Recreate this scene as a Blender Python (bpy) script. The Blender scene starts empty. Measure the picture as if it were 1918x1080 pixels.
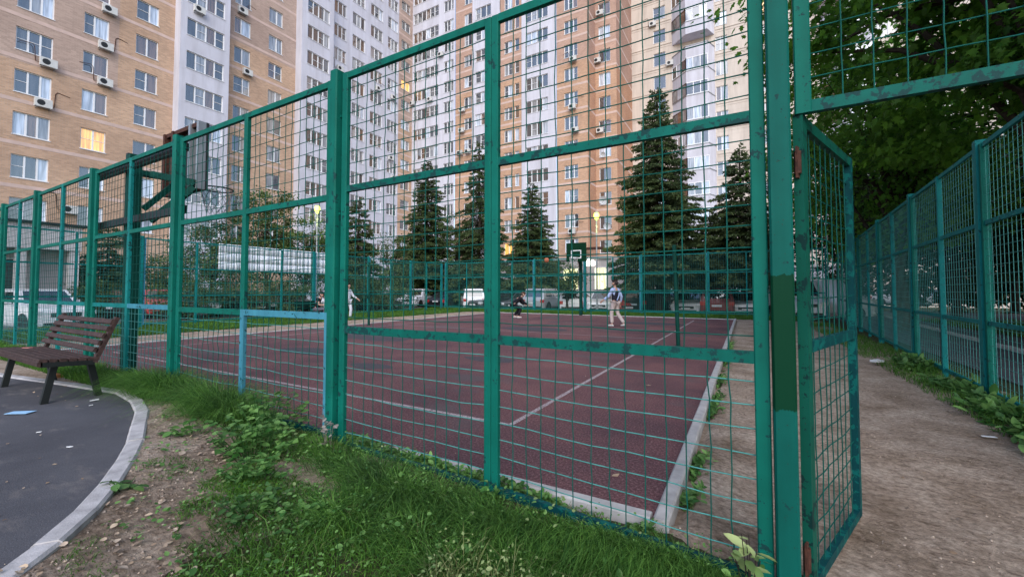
import bpy, bmesh, math, random
import numpy as np
from mathutils import Vector, Matrix
R = math.radians
random.seed(7); RNG = np.random.default_rng(7)
scene = bpy.context.scene
COL = scene.collection

# ------------------------------------------------------------ camera, world, sun, exposure
EYE = 1.28
FPX = 773.0                       # focal length in photo pixels (photo 1918 wide)
cam = bpy.data.cameras.new('camera'); camo = bpy.data.objects.new('camera', cam); COL.objects.link(camo)
PITCH = 2.0
cam.sensor_width = 36; cam.lens = 36*FPX/1918
camo.location = (0, 0, EYE); camo.rotation_euler = (R(90+PITCH), 0, R(29.5))
cam.shift_y = -(FPX*math.tan(R(PITCH)) - 5)/1918
cam.clip_start = .05; cam.clip_end = 1500
scene.camera = camo

world = bpy.data.worlds.new('World'); scene.world = world; world.use_nodes = True
wn = world.node_tree; bg = wn.nodes['Background']
sky = wn.nodes.new('ShaderNodeTexSky'); sky.sky_type = 'NISHITA'; sky.sun_disc = False
SUN_EL, SUN_ROT = 38, 150
sky.sun_elevation = R(SUN_EL); sky.sun_rotation = R(SUN_ROT); sky.air_density = 1.0; sky.dust_density = 1.2; sky.ozone_density = 1.6
wn.links.new(sky.outputs[0], bg.inputs[0]); bg.inputs[1].default_value = .15
sun = bpy.data.lights.new('sun', 'SUN'); sun.energy = 1.0; sun.angle = R(60); sun.color = (1, .95, .90)
suno = bpy.data.objects.new('sun', sun); COL.objects.link(suno)
sd = Vector((math.sin(R(SUN_ROT))*math.cos(R(SUN_EL)), math.cos(R(SUN_ROT))*math.cos(R(SUN_EL)), math.sin(R(SUN_EL))))
suno.rotation_euler = sd.to_track_quat('Z', 'Y').to_euler(); suno.location = (0, 0, 60)
vs = scene.view_settings
vs.view_transform = 'Standard'; vs.look = 'None'; vs.gamma = 1; vs.use_curve_mapping = False; vs.exposure = 1.0
cy = scene.cycles
cy.max_bounces = 6; cy.diffuse_bounces = 3; cy.glossy_bounces = 3; cy.transmission_bounces = 4; cy.transparent_max_bounces = 8

# ------------------------------------------------------------ helpers
def W(px, py, dep):               # a photo pixel at a depth -> the point in the place
    l = dep*(px-959)/FPX; z = EYE+(545-py)*dep/FPX
    return Vector((.8704*l-.4924*dep, .4924*l+.8704*dep, z))
def _r(px):
    t = (px-959)/FPX; return (.8704*t-.4924)/(.4924*t+.8704)
def depth_of(x, y): return -.4924*x+.8704*y
def py_of(x, y, z): return 545-(z-EYE)*FPX/depth_of(x, y)

def tagit(o, label=None, cat=None, group=None, kind=None):
    if label: o['label'] = label
    if cat: o['category'] = cat
    if group: o['group'] = group
    if kind: o['kind'] = kind
    return o
def empty(name, loc=(0, 0, 0), rz=0, label=None, cat=None, group=None, kind=None, parent=None):
    o = bpy.data.objects.new(name, None); COL.objects.link(o); o.location = loc; o.rotation_euler = (0, 0, rz)
    o.empty_display_size = .1
    if parent: o.parent = parent
    return tagit(o, label, cat, group, kind)
def link(name, me, parent=None, abs_=False):
    o = bpy.data.objects.new(name, me); COL.objects.link(o)
    if parent:
        o.parent = parent
        if abs_: o.location = -Vector(parent.location)
    return o
def copy_tree(o, parent=None):
    c = o.copy(); COL.objects.link(c); c.parent = parent
    for ch in list(o.children): copy_tree(ch, c)
    return c

class MB:
    """collects boxes, tubes and faces, then links them as one mesh object"""
    def __init__(s): s.v = []; s.f = []; s.m = []
    def face(s, pts, m=0):
        b = len(s.v); s.v += [tuple(p) for p in pts]; s.f.append(tuple(range(b, b+len(pts)))); s.m.append(m); return s
    def box(s, x0, x1, y0, y1, z0, z1, m=0, M=None):
        b = len(s.v); P = [(x, y, z) for z in (z0, z1) for y in (y0, y1) for x in (x0, x1)]
        if M is not None: P = [tuple(M @ Vector(p)) for p in P]
        s.v += P
        for q in ((0, 2, 3, 1), (4, 5, 7, 6), (0, 1, 5, 4), (2, 6, 7, 3), (0, 4, 6, 2), (1, 3, 7, 5)):
            s.f.append(tuple(b+i for i in q)); s.m.append(m)
        return s
    def bar(s, a, c, w, h, up=(0, 0, 1), m=0):      # a box section w x h running from a to c
        a = Vector(a); c = Vector(c); d = (c-a); L = d.length; d.normalize(); up = Vector(up)
        if abs(d.dot(up)) > .99: up = Vector((0, 1, 0))
        r = d.cross(up).normalized(); u = r.cross(d).normalized(); b = len(s.v)
        for t in (a, c):
            for i, j in ((-1, -1), (1, -1), (1, 1), (-1, 1)): s.v.append(tuple(t+r*(w/2*i)+u*(h/2*j)))
        for q in ((3, 2, 1, 0), (4, 5, 6, 7), (0, 1, 5, 4), (1, 2, 6, 5), (2, 3, 7, 6), (3, 0, 4, 7)):
            s.f.append(tuple(b+i for i in q)); s.m.append(m)
        return s
    def tube(s, pts, r, n=6, m=0, cap=True):
        pts = [Vector(p) for p in pts]; b = len(s.v); k = len(pts); rs = r if hasattr(r, '__len__') else [r]*k
        prev = None
        for i, p in enumerate(pts):
            d = (pts[min(i+1, k-1)]-pts[max(i-1, 0)]).normalized()
            if prev is None:
                a = Vector((0, 0, 1)) if abs(d.z) < .9 else Vector((1, 0, 0)); u = d.cross(a).normalized()
            else: u = (prev-d*prev.dot(d)).normalized()
            prev = u; w = d.cross(u)
            for j in range(n):
                t = 2*math.pi*j/n; s.v.append(tuple(p+(u*math.cos(t)+w*math.sin(t))*rs[i]))
        for i in range(k-1):
            for j in range(n):
                s.f.append((b+i*n+j, b+i*n+(j+1) % n, b+(i+1)*n+(j+1) % n, b+(i+1)*n+j)); s.m.append(m)
        if cap:
            s.f.append(tuple(b+j for j in reversed(range(n)))); s.f.append(tuple(b+(k-1)*n+j for j in range(n))); s.m += [m, m]
        return s
    def lathe(s, prof, n=16, c=(0, 0, 0), m=0, axis='z'):
        b = len(s.v)
        for r, z in prof:
            for j in range(n):
                t = 2*math.pi*j/n; x, y = r*math.cos(t), r*math.sin(t)
                p = (x, y, z) if axis == 'z' else ((z, x, y) if axis == 'x' else (x, z, y))
                s.v.append((p[0]+c[0], p[1]+c[1], p[2]+c[2]))
        for i in range(len(prof)-1):
            for j in range(n):
                s.f.append((b+i*n+j, b+i*n+(j+1) % n, b+(i+1)*n+(j+1) % n, b+(i+1)*n+j)); s.m.append(m)
        return s
    def mesh(s, name, mats, smooth=False):
        me = bpy.data.meshes.new(name); me.from_pydata(s.v, [], s.f)
        for k in (mats if isinstance(mats, (list, tuple)) else [mats]): me.materials.append(k)
        if len(me.materials) > 1: me.polygons.foreach_set('material_index', s.m)
        if smooth: me.polygons.foreach_set('use_smooth', [True]*len(s.f))
        me.update(); return me
    def build(s, name, mats, parent=None, abs_=False, smooth=False, label=None, cat=None, group=None, kind=None):
        return tagit(link(name, s.mesh(name, mats, smooth), parent, abs_), label, cat, group, kind)

def np_mesh(name, V, loops, totals, mats, var=None, smooth=False, mi=None):
    me = bpy.data.meshes.new(name); V = np.asarray(V, np.float32).reshape(-1, 3)
    loops = np.asarray(loops, np.int32).ravel(); totals = np.asarray(totals, np.int32).ravel()
    me.vertices.add(len(V)); me.vertices.foreach_set('co', V.ravel())
    me.loops.add(len(loops)); me.loops.foreach_set('vertex_index', loops)
    me.polygons.add(len(totals)); st = np.zeros(len(totals), np.int32); st[1:] = np.cumsum(totals)[:-1]
    me.polygons.foreach_set('loop_start', st); me.polygons.foreach_set('loop_total', totals)
    for k in (mats if isinstance(mats, (list, tuple)) else [mats]): me.materials.append(k)
    if mi is not None: me.polygons.foreach_set('material_index', np.asarray(mi, np.int32))
    if smooth: me.polygons.foreach_set('use_smooth', np.ones(len(totals), bool))
    me.update(calc_edges=True)
    if var is not None:
        a = me.attributes.new('var', 'FLOAT', 'POINT'); a.data.foreach_set('value', np.asarray(var, np.float32))
    return me
def unit(a): return a/np.maximum(np.linalg.norm(a, axis=-1, keepdims=True), 1e-9)
def leaves(name, P, size, mats, D=None, flat=.0, asp=.62, var=None, droop=.0, shape=4):
    """P (n,3) leaf bases; D leaf directions; size (n,)"""
    n = len(P); size = np.broadcast_to(size, (n,)).astype(float)
    if D is None: D = RNG.normal(size=(n, 3)); D[:, 2] = D[:, 2]*(1-flat)-droop
    D = unit(D); A = RNG.normal(size=(n, 3)); A[:, 2] *= (1-flat*.8) if flat else 1
    S = unit(np.cross(D, np.array([0, 0, 1.])+A*(.35 if flat else 2.)))
    N = np.cross(S, D); s = size[:, None]
    if shape == 4:
        V = np.stack([P, P+D*s*.5+S*s*asp*.5+N*s*.06, P+D*s, P+D*s*.5-S*s*asp*.5+N*s*.06], 1)
        k = np.arange(n)[:, None]*4; loops = k+np.array([0, 1, 2, 3]); tot = np.full(n, 4)
    elif shape == 9:      # five-lobed leaf
        q = [(0, 0, 0), (.02, .32, .02), (.22, .30, .04), (.38, .62, .0), (.50, .28, .04), (.82, .34, .0), (.72, .12, .03), (1.05, 0, -.06), (.72, -.12, .03), (.82, -.34, .0), (.50, -.28, .04), (.38, -.62, .0), (.22, -.30, .04), (.02, -.32, .02)]
        V = np.stack([P+D*s*a+S*s*asp*b+N*s*c for a, b, c in q], 1)
        k = np.arange(n)[:, None]*14; loops = (k+np.array([0, 1, 2, 3, 4, 5, 6, 7, 0, 7, 8, 9, 10, 11, 12, 13])).ravel(); tot = np.full(2*n, 8)
    else:
        q = [(0, 0, 0), (.18, .38, .04), (.5, .5, .05), (.8, .3, .02), (1, 0, -.06), (.8, -.3, .02), (.5, -.5, .05), (.18, -.38, .04)]
        V = np.stack([P+D*s*a+S*s*asp*b+N*s*c for a, b, c in q], 1)
        k = np.arange(n)[:, None]*8; loops = (k+np.array([0, 1, 2, 3, 4, 0, 4, 5, 6, 7])).ravel(); tot = np.full(2*n, 5)
    m = V.shape[1]
    if var is None: var = RNG.random(n)
    return np_mesh(name, V, loops, tot, mats, np.repeat(var, m))

# ------------------------------------------------------------ materials
def nodes_of(name):
    m = bpy.data.materials.new(name); m.use_nodes = True; nt = m.node_tree
    return m, nt, nt.nodes['Principled BSDF']
def N(nt, t, **kw):
    n = nt.nodes.new(t)
    for k, v in kw.items():
        if k in n.inputs: n.inputs[k].default_value = v
        else: setattr(n, k, v)
    return n
def ramp(nt, fac, stops, interp='LINEAR'):
    n = nt.nodes.new('ShaderNodeValToRGB'); n.color_ramp.interpolation = interp
    e = n.color_ramp.elements
    while len(e) < len(stops): e.new(.5)
    for i, (p, c) in enumerate(stops): e[i].position = p; e[i].color = (*c, 1) if len(c) == 3 else c
    nt.links.new(fac, n.inputs[0]); return n.outputs[0]
def noise(nt, scale, detail=4, rough=.55, coord='pos', stretch=None):
    if coord == 'pos': c = N(nt, 'ShaderNodeNewGeometry').outputs['Position']
    else: c = N(nt, 'ShaderNodeTexCoord').outputs['Object']
    if stretch:
        mp = N(nt, 'ShaderNodeMapping'); mp.inputs['Scale'].default_value = stretch; nt.links.new(c, mp.inputs[0]); c = mp.outputs[0]
    n = N(nt, 'ShaderNodeTexNoise', Scale=scale, Detail=detail, Roughness=rough); nt.links.new(c, n.inputs['Vector'])
    return n.outputs[0]
def mixc(nt, fac, a, b, mode='MIX'):
    n = nt.nodes.new('ShaderNodeMix'); n.data_type = 'RGBA'; n.blend_type = mode
    for i, v in ((0, fac), (6, a), (7, b)):
        if hasattr(v, 'links'): nt.links.new(v, n.inputs[i])
        elif isinstance(v, (int, float)): n.inputs[i].default_value = v
        else: n.inputs[i].default_value = (*v, 1) if len(v) == 3 else v
    return n.outputs[2]
def bump(nt, b, h, strength=.3, dist=.01):
    n = N(nt, 'ShaderNodeBump', Strength=strength, Distance=dist); nt.links.new(h, n.inputs['Height']); nt.links.new(n.outputs[0], b.inputs['Normal'])
def plain(name, c, rough=.6, metal=0, spec=.5, var=.12, scale=6, bmp=0, bs=60):
    m, nt, b = nodes_of(name); b.inputs['Roughness'].default_value = rough; b.inputs['Metallic'].default_value = metal
    b.inputs['Specular IOR Level'].default_value = spec
    lo = tuple(max(0, x*(1-var)) for x in c); hi = tuple(x*(1+var) for x in c)
    nt.links.new(ramp(nt, noise(nt, scale), [(.3, lo), (.7, hi)]), b.inputs['Base Color'])
    if bmp: bump(nt, b, noise(nt, bs), bmp, .004)
    return m
def paint(name, c, chip=.62, chipc=(.008, .045, .045), rust=.0, rough=.55):
    m, nt, b = nodes_of(name); b.inputs['Roughness'].default_value = rough; b.inputs['Specular IOR Level'].default_value = .10
    base = ramp(nt, noise(nt, 3.5, 5), [(.3, tuple(x*.82 for x in c)), (.7, tuple(x*1.12 for x in c))])
    cl_ = N(nt, 'ShaderNodeMath', operation='MULTIPLY_ADD'); nt.links.new(noise(nt, 2.3, 2), cl_.inputs[0]); cl_.inputs[1].default_value = .34; nt.links.new(noise(nt, 19, 7, .66), cl_.inputs[2])
    f = ramp(nt, cl_.outputs[0], [(min(.99, chip+.125), (0, 0, 0)), (min(1, chip+.137), (1, 1, 1))])
    dr_ = ramp(nt, noise(nt, 14, 3, .5, 'pos', (1, 1, .06)), [(.3, (.86, .86, .86)), (.65, (1.08, 1.08, 1.08))]); base = mixc(nt, 1, base, dr_, 'MULTIPLY')
    col = mixc(nt, f, base, chipc)
    sp = ramp(nt, noise(nt, 95, 3, .5), [(.70, (0, 0, 0)), (.73, (1, 1, 1))])
    col = mixc(nt, sp, col, (.03, .035, .03))
    if rust:
        rf = ramp(nt, noise(nt, 9, 6, .7), [(.67-rust*.1, (0, 0, 0)), (.69, (1, 1, 1))]); col = mixc(nt, rf, col, (.075, .022, .012))
    nt.links.new(col, b.inputs['Base Color']); bump(nt, b, noise(nt, 120, 4), .12, .003)
    return m
def leafm(name, dark, light, rough=.55, trans=.35, patch=.8):
    m, nt, b = nodes_of(name); b.inputs['Roughness'].default_value = rough; b.inputs['Specular IOR Level'].default_value = .3
    at = N(nt, 'ShaderNodeAttribute'); at.attribute_name = 'var'
    col = ramp(nt, at.outputs['Fac'], [(0, dark), (1, light)])
    pn = ramp(nt, noise(nt, patch, 2), [(.35, (.7, .7, .7)), (.65, (1.25, 1.2, 1.05))])
    col = mixc(nt, 1.0, col, pn, 'MULTIPLY'); nt.links.new(col, b.inputs['Base Color'])
    if trans:
        tr = N(nt, 'ShaderNodeBsdfTranslucent'); nt.links.new(col, tr.inputs[0]); mx = N(nt, 'ShaderNodeMixShader'); mx.inputs[0].default_value = trans
        out = nt.nodes['Material Output']; nt.links.new(b.outputs[0], mx.inputs[1]); nt.links.new(tr.outputs[0], mx.inputs[2]); nt.links.new(mx.outputs[0], out.inputs[0])
    return m
def emit(name, c, s):
    m, nt, b = nodes_of(name); b.inputs['Base Color'].default_value = (*c, 1); b.inputs['Emission Color'].default_value = (*c, 1)
    b.inputs['Emission Strength'].default_value = s; return m
M = {}
M['green'] = paint('green_paint', (.003, .118, .088), .655)
M['green_worn'] = paint('worn_green_paint', (.003, .105, .082), .575)
M['green_peel'] = paint('peeling_green_paint', (.004, .10, .09), .52, (.003, .045, .050))
M['green_gate'] = paint('gate_green_paint', (.005, .085, .058), .62, (.006, .03, .028), rust=.02)
M['green_post'] = paint('post_green_paint', (.003, .095, .076), .70)
def post_mat():
    m = M['green_post']; nt = m.node_tree; b = nt.nodes['Principled BSDF']; src = b.inputs['Base Color'].links[0].from_socket
    g = N(nt, 'ShaderNodeNewGeometry'); sp = N(nt, 'ShaderNodeSeparateXYZ'); nt.links.new(g.outputs[0], sp.inputs[0])
    ad = N(nt, 'ShaderNodeMath', operation='MULTIPLY_ADD'); nt.links.new(noise(nt, 30, 4, .6, 'pos', (1, 1, .3)), ad.inputs[0]); ad.inputs[1].default_value = .07; nt.links.new(sp.outputs[2], ad.inputs[2])
    f = ramp(nt, ad.outputs[0], [(0, (0, 0, 0)), (.796, (0, 0, 0)), (.80, (1, 1, 1)), (1, (1, 1, 1))]); 
    mr = N(nt, 'ShaderNodeMath', operation='LESS_THAN'); nt.links.new(ad.outputs[0], mr.inputs[0]); mr.inputs[1].default_value = 1.385
    mu = N(nt, 'ShaderNodeMath', operation='MULTIPLY'); nt.links.new(f, mu.inputs[0]); nt.links.new(mr.outputs[0], mu.inputs[1])
    nt.links.new(mixc(nt, mu.outputs[0], src, (.0008, .036, .016)), b.inputs['Base Color'])
post_mat()
M['green_dark'] = paint('fresh_dark_green_paint', (.0005, .028, .011), .9)
M['teal'] = paint('teal_paint', (.007, .16, .155), .65)
M['blue'] = paint('light_blue_paint', (.05, .215, .29), .64)
M['wire'] = paint('wire_paint', (.004, .085, .068), .8)  # dark copy; backlit look of the upper wires put into the colour
M['wire_pale'] = paint('pale_skylit_wire', (.07, .26, .24), .8)  # paler copy; sky light on the lower wires painted in
M['pole'] = paint('pole_green', (.004, .05, .038), .75)
M['rust'] = plain('rusty_steel', (.06, .022, .014), .8, 0, .3, .5, 30, .5)
M['steel_dark'] = plain('dark_steel', (.02, .022, .022), .55, .2, .4, .4, 8)
M['galv'] = plain('galvanised_steel', (.30, .32, .34), .45, .5, .5, .15)
M['concrete'] = plain('kerb_concrete', (.36, .34, .33), .9, 0, .3, .22, 14, .5, 150)
M['concrete_light'] = plain('pale_concrete', (.40, .385, .375), .9, 0, .3, .2, 9, .4, 120)
M['wood_brown'] = plain('brown_stained_wood', (.050, .028, .025), .65, 0, .3, .5, 25, .4, 90)
M['black_steel'] = plain('black_steel', (.006, .008, .008), .5, 0, .5, .3)
M['white_wall'] = plain('white_render', (.55, .55, .625), .85, 0, .2, .05, .4)
M['cream_wall'] = plain('cream_render', (.58, .51, .455), .85, 0, .2, .05, .5)
for k_ in ('white_wall', 'cream_wall'):
    nt = M[k_].node_tree; b = nt.nodes['Principled BSDF']; src = b.inputs['Base Color'].links[0].from_socket
    a_ = ramp(nt, noise(nt, 1.6, 6, .65, 'pos', (1, 1, .12)), [(.32, (.84, .83, .82)), (.6, (1.03, 1.03, 1.03))])
    g = N(nt, 'ShaderNodeNewGeometry'); sp = N(nt, 'ShaderNodeSeparateXYZ'); nt.links.new(g.outputs[0], sp.inputs[0])
    w_ = N(nt, 'ShaderNodeMath', operation='PINGPONG'); nt.links.new(sp.outputs[2], w_.inputs[0]); w_.inputs[1].default_value = 1.4
    j_ = ramp(nt, w_.outputs[0], [(.0, (.86, .86, .86)), (.018, (.88, .88, .88)), (.022, (1, 1, 1))])
    c_ = mixc(nt, 1, src, a_, 'MULTIPLY'); nt.links.new(mixc(nt, .6, c_, j_, 'MULTIPLY'), b.inputs['Base Color'])
M['band'] = plain('pale_brick_band', (.56, .42, .37), .85, 0, .2, .1, 2)
M['shop_wall'] = plain('shop_stone', (.40, .36, .36), .8, 0, .2, .08, 2)
M['fascia'] = plain('fascia_panel', (.46, .45, .46), .7, 0, .3, .08, 1.5)
M['pvc'] = plain('white_pvc', (.74, .75, .78), .45, 0, .5, .04)
M['pvc_brown'] = plain('brown_pvc', (.08, .04, .035), .45)
M['black'] = plain('black_plastic', (.012, .012, .013), .5)
M['ac_white'] = plain('ac_casing', (.55, .55, .54), .5, 0, .4, .1)
M['dish'] = plain('dish_grey', (.5, .52, .55), .5)
M['paper'] = plain('paper_white', (.7, .7, .7), .8)
M['paper_blue'] = plain('mask_blue', (.30, .52, .75), .8)
M['banner'] = plain('banner_white', (.80, .82, .88), .7, 0, .3, .05, 3)
M['bark'] = plain('bark', (.045, .034, .028), .95, 0, .2, .4, 12, .8, 40)
M['bark_pale'] = plain('pale_bark', (.30, .26, .23), .95, 0, .2, .3, 12, .8, 40)
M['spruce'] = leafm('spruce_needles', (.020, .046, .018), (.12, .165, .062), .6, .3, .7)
M['leaf_far'] = leafm('dull_leaves', (.025, .055, .018), (.13, .19, .065), .6, .3, .6)
M['leaf_dark'] = leafm('park_leaves', (.006, .018, .006), (.04, .075, .018), .6, .3, .5)
M['maple'] = leafm('maple_leaves', (.028, .10, .014), (.18, .40, .055), .45, .55, .9)
M['grass'] = leafm('grass_blades', (.016, .075, .010), (.15, .34, .05), .55, .4, 1.6)
M['grass_long'] = leafm('long_grass_blades', (.014, .080, .012), (.17, .36, .075), .5, .4, 3)
M['weed'] = leafm('weed_leaves', (.04, .14, .03), (.20, .38, .12), .5, .35, 3)
M['weed_pale'] = leafm('pale_weed_leaves', (.12, .22, .07), (.38, .46, .22), .5, .3, 3)
M['weed_dry'] = leafm('withered_leaves', (.18, .16, .15), (.40, .38, .38), .8, .1, 3)
M['seed'] = leafm('seed_stalks', (.14, .17, .06), (.34, .36, .17), .7, .3, 3)
M['litter'] = leafm('dry_leaves', (.13, .085, .06), (.42, .33, .26), .8, .0, 9)
M['dry_leaf'] = leafm('pale_dry_leaf', (.36, .26, .20), (.60, .50, .42), .8, .0, 9)

def glass(name, c, rough=.04, em=0, spec=.6, curtain=None):
    m, nt, b = nodes_of(name); b.inputs['Roughness'].default_value = rough; b.inputs['Specular IOR Level'].default_value = spec
    b.inputs['IOR'].default_value = 2.3
    st = ramp(nt, noise(nt, 2.2, 2, .5, 'pos', (3.0, 3.0, .25)), [(.35, tuple(x*.55 for x in c)), (.65, tuple(min(1, x*1.3) for x in c))])
    nt.links.new(st, b.inputs['Base Color'])
    if em: nt.links.new(st, b.inputs['Emission Color']); b.inputs['Emission Strength'].default_value = em
    bump(nt, b, noise(nt, .6, 1), .06, .05)
    return m
M['g_dark'] = glass('dark_window_glass', (.055, .058, .065))
M['g_curtain'] = glass('curtained_window_glass', (.25, .26, .28))
M['g_brown'] = glass('brown_interior_glass', (.13, .08, .055))
M['g_pale'] = glass('pale_sky_glass', (.48, .54, .64))  # pale blue is sky reflection put into the glass colour
M['g_lit'] = glass('lit_window_glass', (.95, .42, .08), .2, .42)
M['g_shop'] = glass('lit_shop_glass', (1.0, .95, .42), .2, .8)
M['car_glass'] = glass('car_glass', (.02, .022, .025), .03)

def brick_mat(name, low, high, zsplit, axis):
    """courses of brick; the upper storeys are laid in a browner brick than the lower ones"""
    m, nt, b = nodes_of(name); b.inputs['Roughness'].default_value = .9; b.inputs['Specular IOR Level'].default_value = .2
    g = N(nt, 'ShaderNodeNewGeometry'); sp = N(nt, 'ShaderNodeSeparateXYZ'); nt.links.new(g.outputs[0], sp.inputs[0])
    cb = N(nt, 'ShaderNodeCombineXYZ'); nt.links.new(sp.outputs[axis], cb.inputs[0]); nt.links.new(sp.outputs[2], cb.inputs[1])
    bt = N(nt, 'ShaderNodeTexBrick'); bt.inputs['Scale'].default_value = 1; bt.inputs['Brick Width'].default_value = .26; bt.inputs['Row Height'].default_value = .088
    bt.inputs['Mortar Size'].default_value = .008; bt.inputs['Mortar'].default_value = (.46, .36, .30, 1); nt.links.new(cb.outputs[0], bt.inputs[0])
    gt = N(nt, 'ShaderNodeMath', operation='GREATER_THAN'); nt.links.new(sp.outputs[2], gt.inputs[0]); gt.inputs[1].default_value = zsplit
    c1 = mixc(nt, gt.outputs[0], low, high); c2 = mixc(nt, gt.outputs[0], tuple(x*.74 for x in low), tuple(x*.78 for x in high))
    nt.links.new(c1, bt.inputs['Color1']); nt.links.new(c2, bt.inputs['Color2'])
    st = ramp(nt, noise(nt, .35, 5, .6), [(.3, (.84, .82, .82)), (.7, (1.1, 1.1, 1.1))])
    nt.links.new(mixc(nt, 1.0, bt.outputs[0], st, 'MULTIPLY'), b.inputs['Base Color'])
    return m
ORANGE = (.56, .37, .25); BROWN = (.47, .345, .29)
M['brick_left'] = brick_mat('brick_left_wing', ORANGE, BROWN, 16.25, 1)
M['brick_orange'] = brick_mat('brick_orange', ORANGE, BROWN, 99, 1)
M['brick_mid'] = brick_mat('brick_mid', ORANGE, BROWN, 24.6, 1)
M['brick_back'] = brick_mat('brick_back_wing', (.55, .335, .215), (.50, .32, .25), 27.4, 0)
M['brick_side'] = brick_mat('brick_end_wall', (.50, .25, .14), (.40, .235, .18), 27.4, 1)
# ------------------------------------------------------------ ground and setting
def smooth(a, b, x): t = np.clip((x-a)/(b-a), 0, 1); return t*t*(3-2*t)
def pnoise(x, y, s, seed=0):       # cheap smooth value noise
    x = np.asarray(x, float)*s+seed*13.7; y = np.asarray(y, float)*s+seed*7.1
    xi = np.floor(x); yi = np.floor(y); fx = x-xi; fy = y-yi; fx = fx*fx*(3-2*fx); fy = fy*fy*(3-2*fy)
    def h(i, j): v = np.sin(i*127.1+j*311.7+seed)*43758.5453; return v-np.floor(v)
    return (h(xi, yi)*(1-fx)+h(xi+1, yi)*fx)*(1-fy)+(h(xi, yi+1)*(1-fx)+h(xi+1, yi+1)*fx)*fy
KPT = [(-15, 1.25), (-8.4, 1.40), (-5.75, 1.80), (-4.72, 1.62), (-3.8, 1.27), (-3.1, .93), (-2.58, .58), (-2.1, .05), (-1.75, -1.2)]
def terrain(x, y):
    x = np.asarray(x, float); y = np.asarray(y, float)
    near = np.interp(x, [-40, -8, -5.7, -4.2, -2.9, -1.4, .2, 1.5], [.17, .17, .17, .15, .085, .035, -.03, -.03])
    k = 1-smooth(2.24, 2.42, y)
    kd = np.full(np.shape(x), 9.0)
    for p, q in zip(KPT[:-1], KPT[1:]):
        dx, dy = q[0]-p[0], q[1]-p[1]; t = np.clip(((x-p[0])*dx+(y-p[1])*dy)/(dx*dx+dy*dy), 0, 1); kd = np.minimum(kd, np.hypot(x-p[0]-t*dx, y-p[1]-t*dy))
    near = near+(.205-near)*np.exp(-(kd/.42)**2)
    pin = np.zeros(np.shape(x), bool); PP = [(-15, 1.2), (-8.4, 1.35), (-5.75, 1.75), (-4.74, 1.57), (-3.84, 1.22), (-3.14, .88), (-2.62, .53), (-2.14, .0), (-1.8, -1.2), (-1.8, -4), (-15, -4)]
    for a_ in range(len(PP)):
        (x1, y1), (x2, y2) = PP[a_], PP[(a_+1) % len(PP)]; pin ^= ((y1 > y) != (y2 > y)) & (x < (x2-x1)*(y-y1)/(y2-y1+1e-12)+x1)
    near = np.where(pin, .15, near)
    z = near*k
    z = z+(1-smooth(2.2, 2.6, y))*(pnoise(x, y, 2.3, 1)-.5)*.035*smooth(-4.2, -3.2, x)
    z = z-.085*(1-smooth(1.75, 2.12, y))*smooth(-1.7, -1.0, x)
    z = z-.045*smooth(-.25, .1, x)*(1-smooth(3.4, 4.6, y))
    z = z+(pnoise(x, y, 7, 2)-.5)*.012*((y < 2.3) | (x > -.3))
    z = np.where((x > -13.3) & (x < -.3) & (y > 2.45) & (y < 21.1), -.05, z)
    z = z-smooth(24.5, 26, y)*.25-(1-smooth(-21, -19.2, x))*.12*(y > 2.5)
    z = z-np.where((x < -.36) & (y > 2.33) & (y < 2.5) & (x > -13.3), .02, 0)
    return z
def spaced(segs):
    out = []
    for a, b, d in segs: out += list(np.arange(a, b, d))
    return np.array(out)
gx = spaced([(-400, -60, 40), (-60, -22, 3), (-22, -7, .5), (-7, 1.6, .07), (1.6, 6, .25), (6, 30, 2), (30, 401, 40)])
gy = spaced([(-100, -2, 6), (-2, 0, .4), (0, 3.6, .07), (3.6, 28, .35), (28, 60, 4), (60, 500, 40)])
X, Y = np.meshgrid(gx, gy); Z = terrain(X, Y); V = np.stack([X, Y, Z], -1).reshape(-1, 3)
nx, ny = len(gx), len(gy); i, j = np.meshgrid(np.arange(nx-1), np.arange(ny-1)); a = (j*nx+i).ravel()
L = np.stack([a, a+1, a+nx+1, a+nx], 1)
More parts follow.
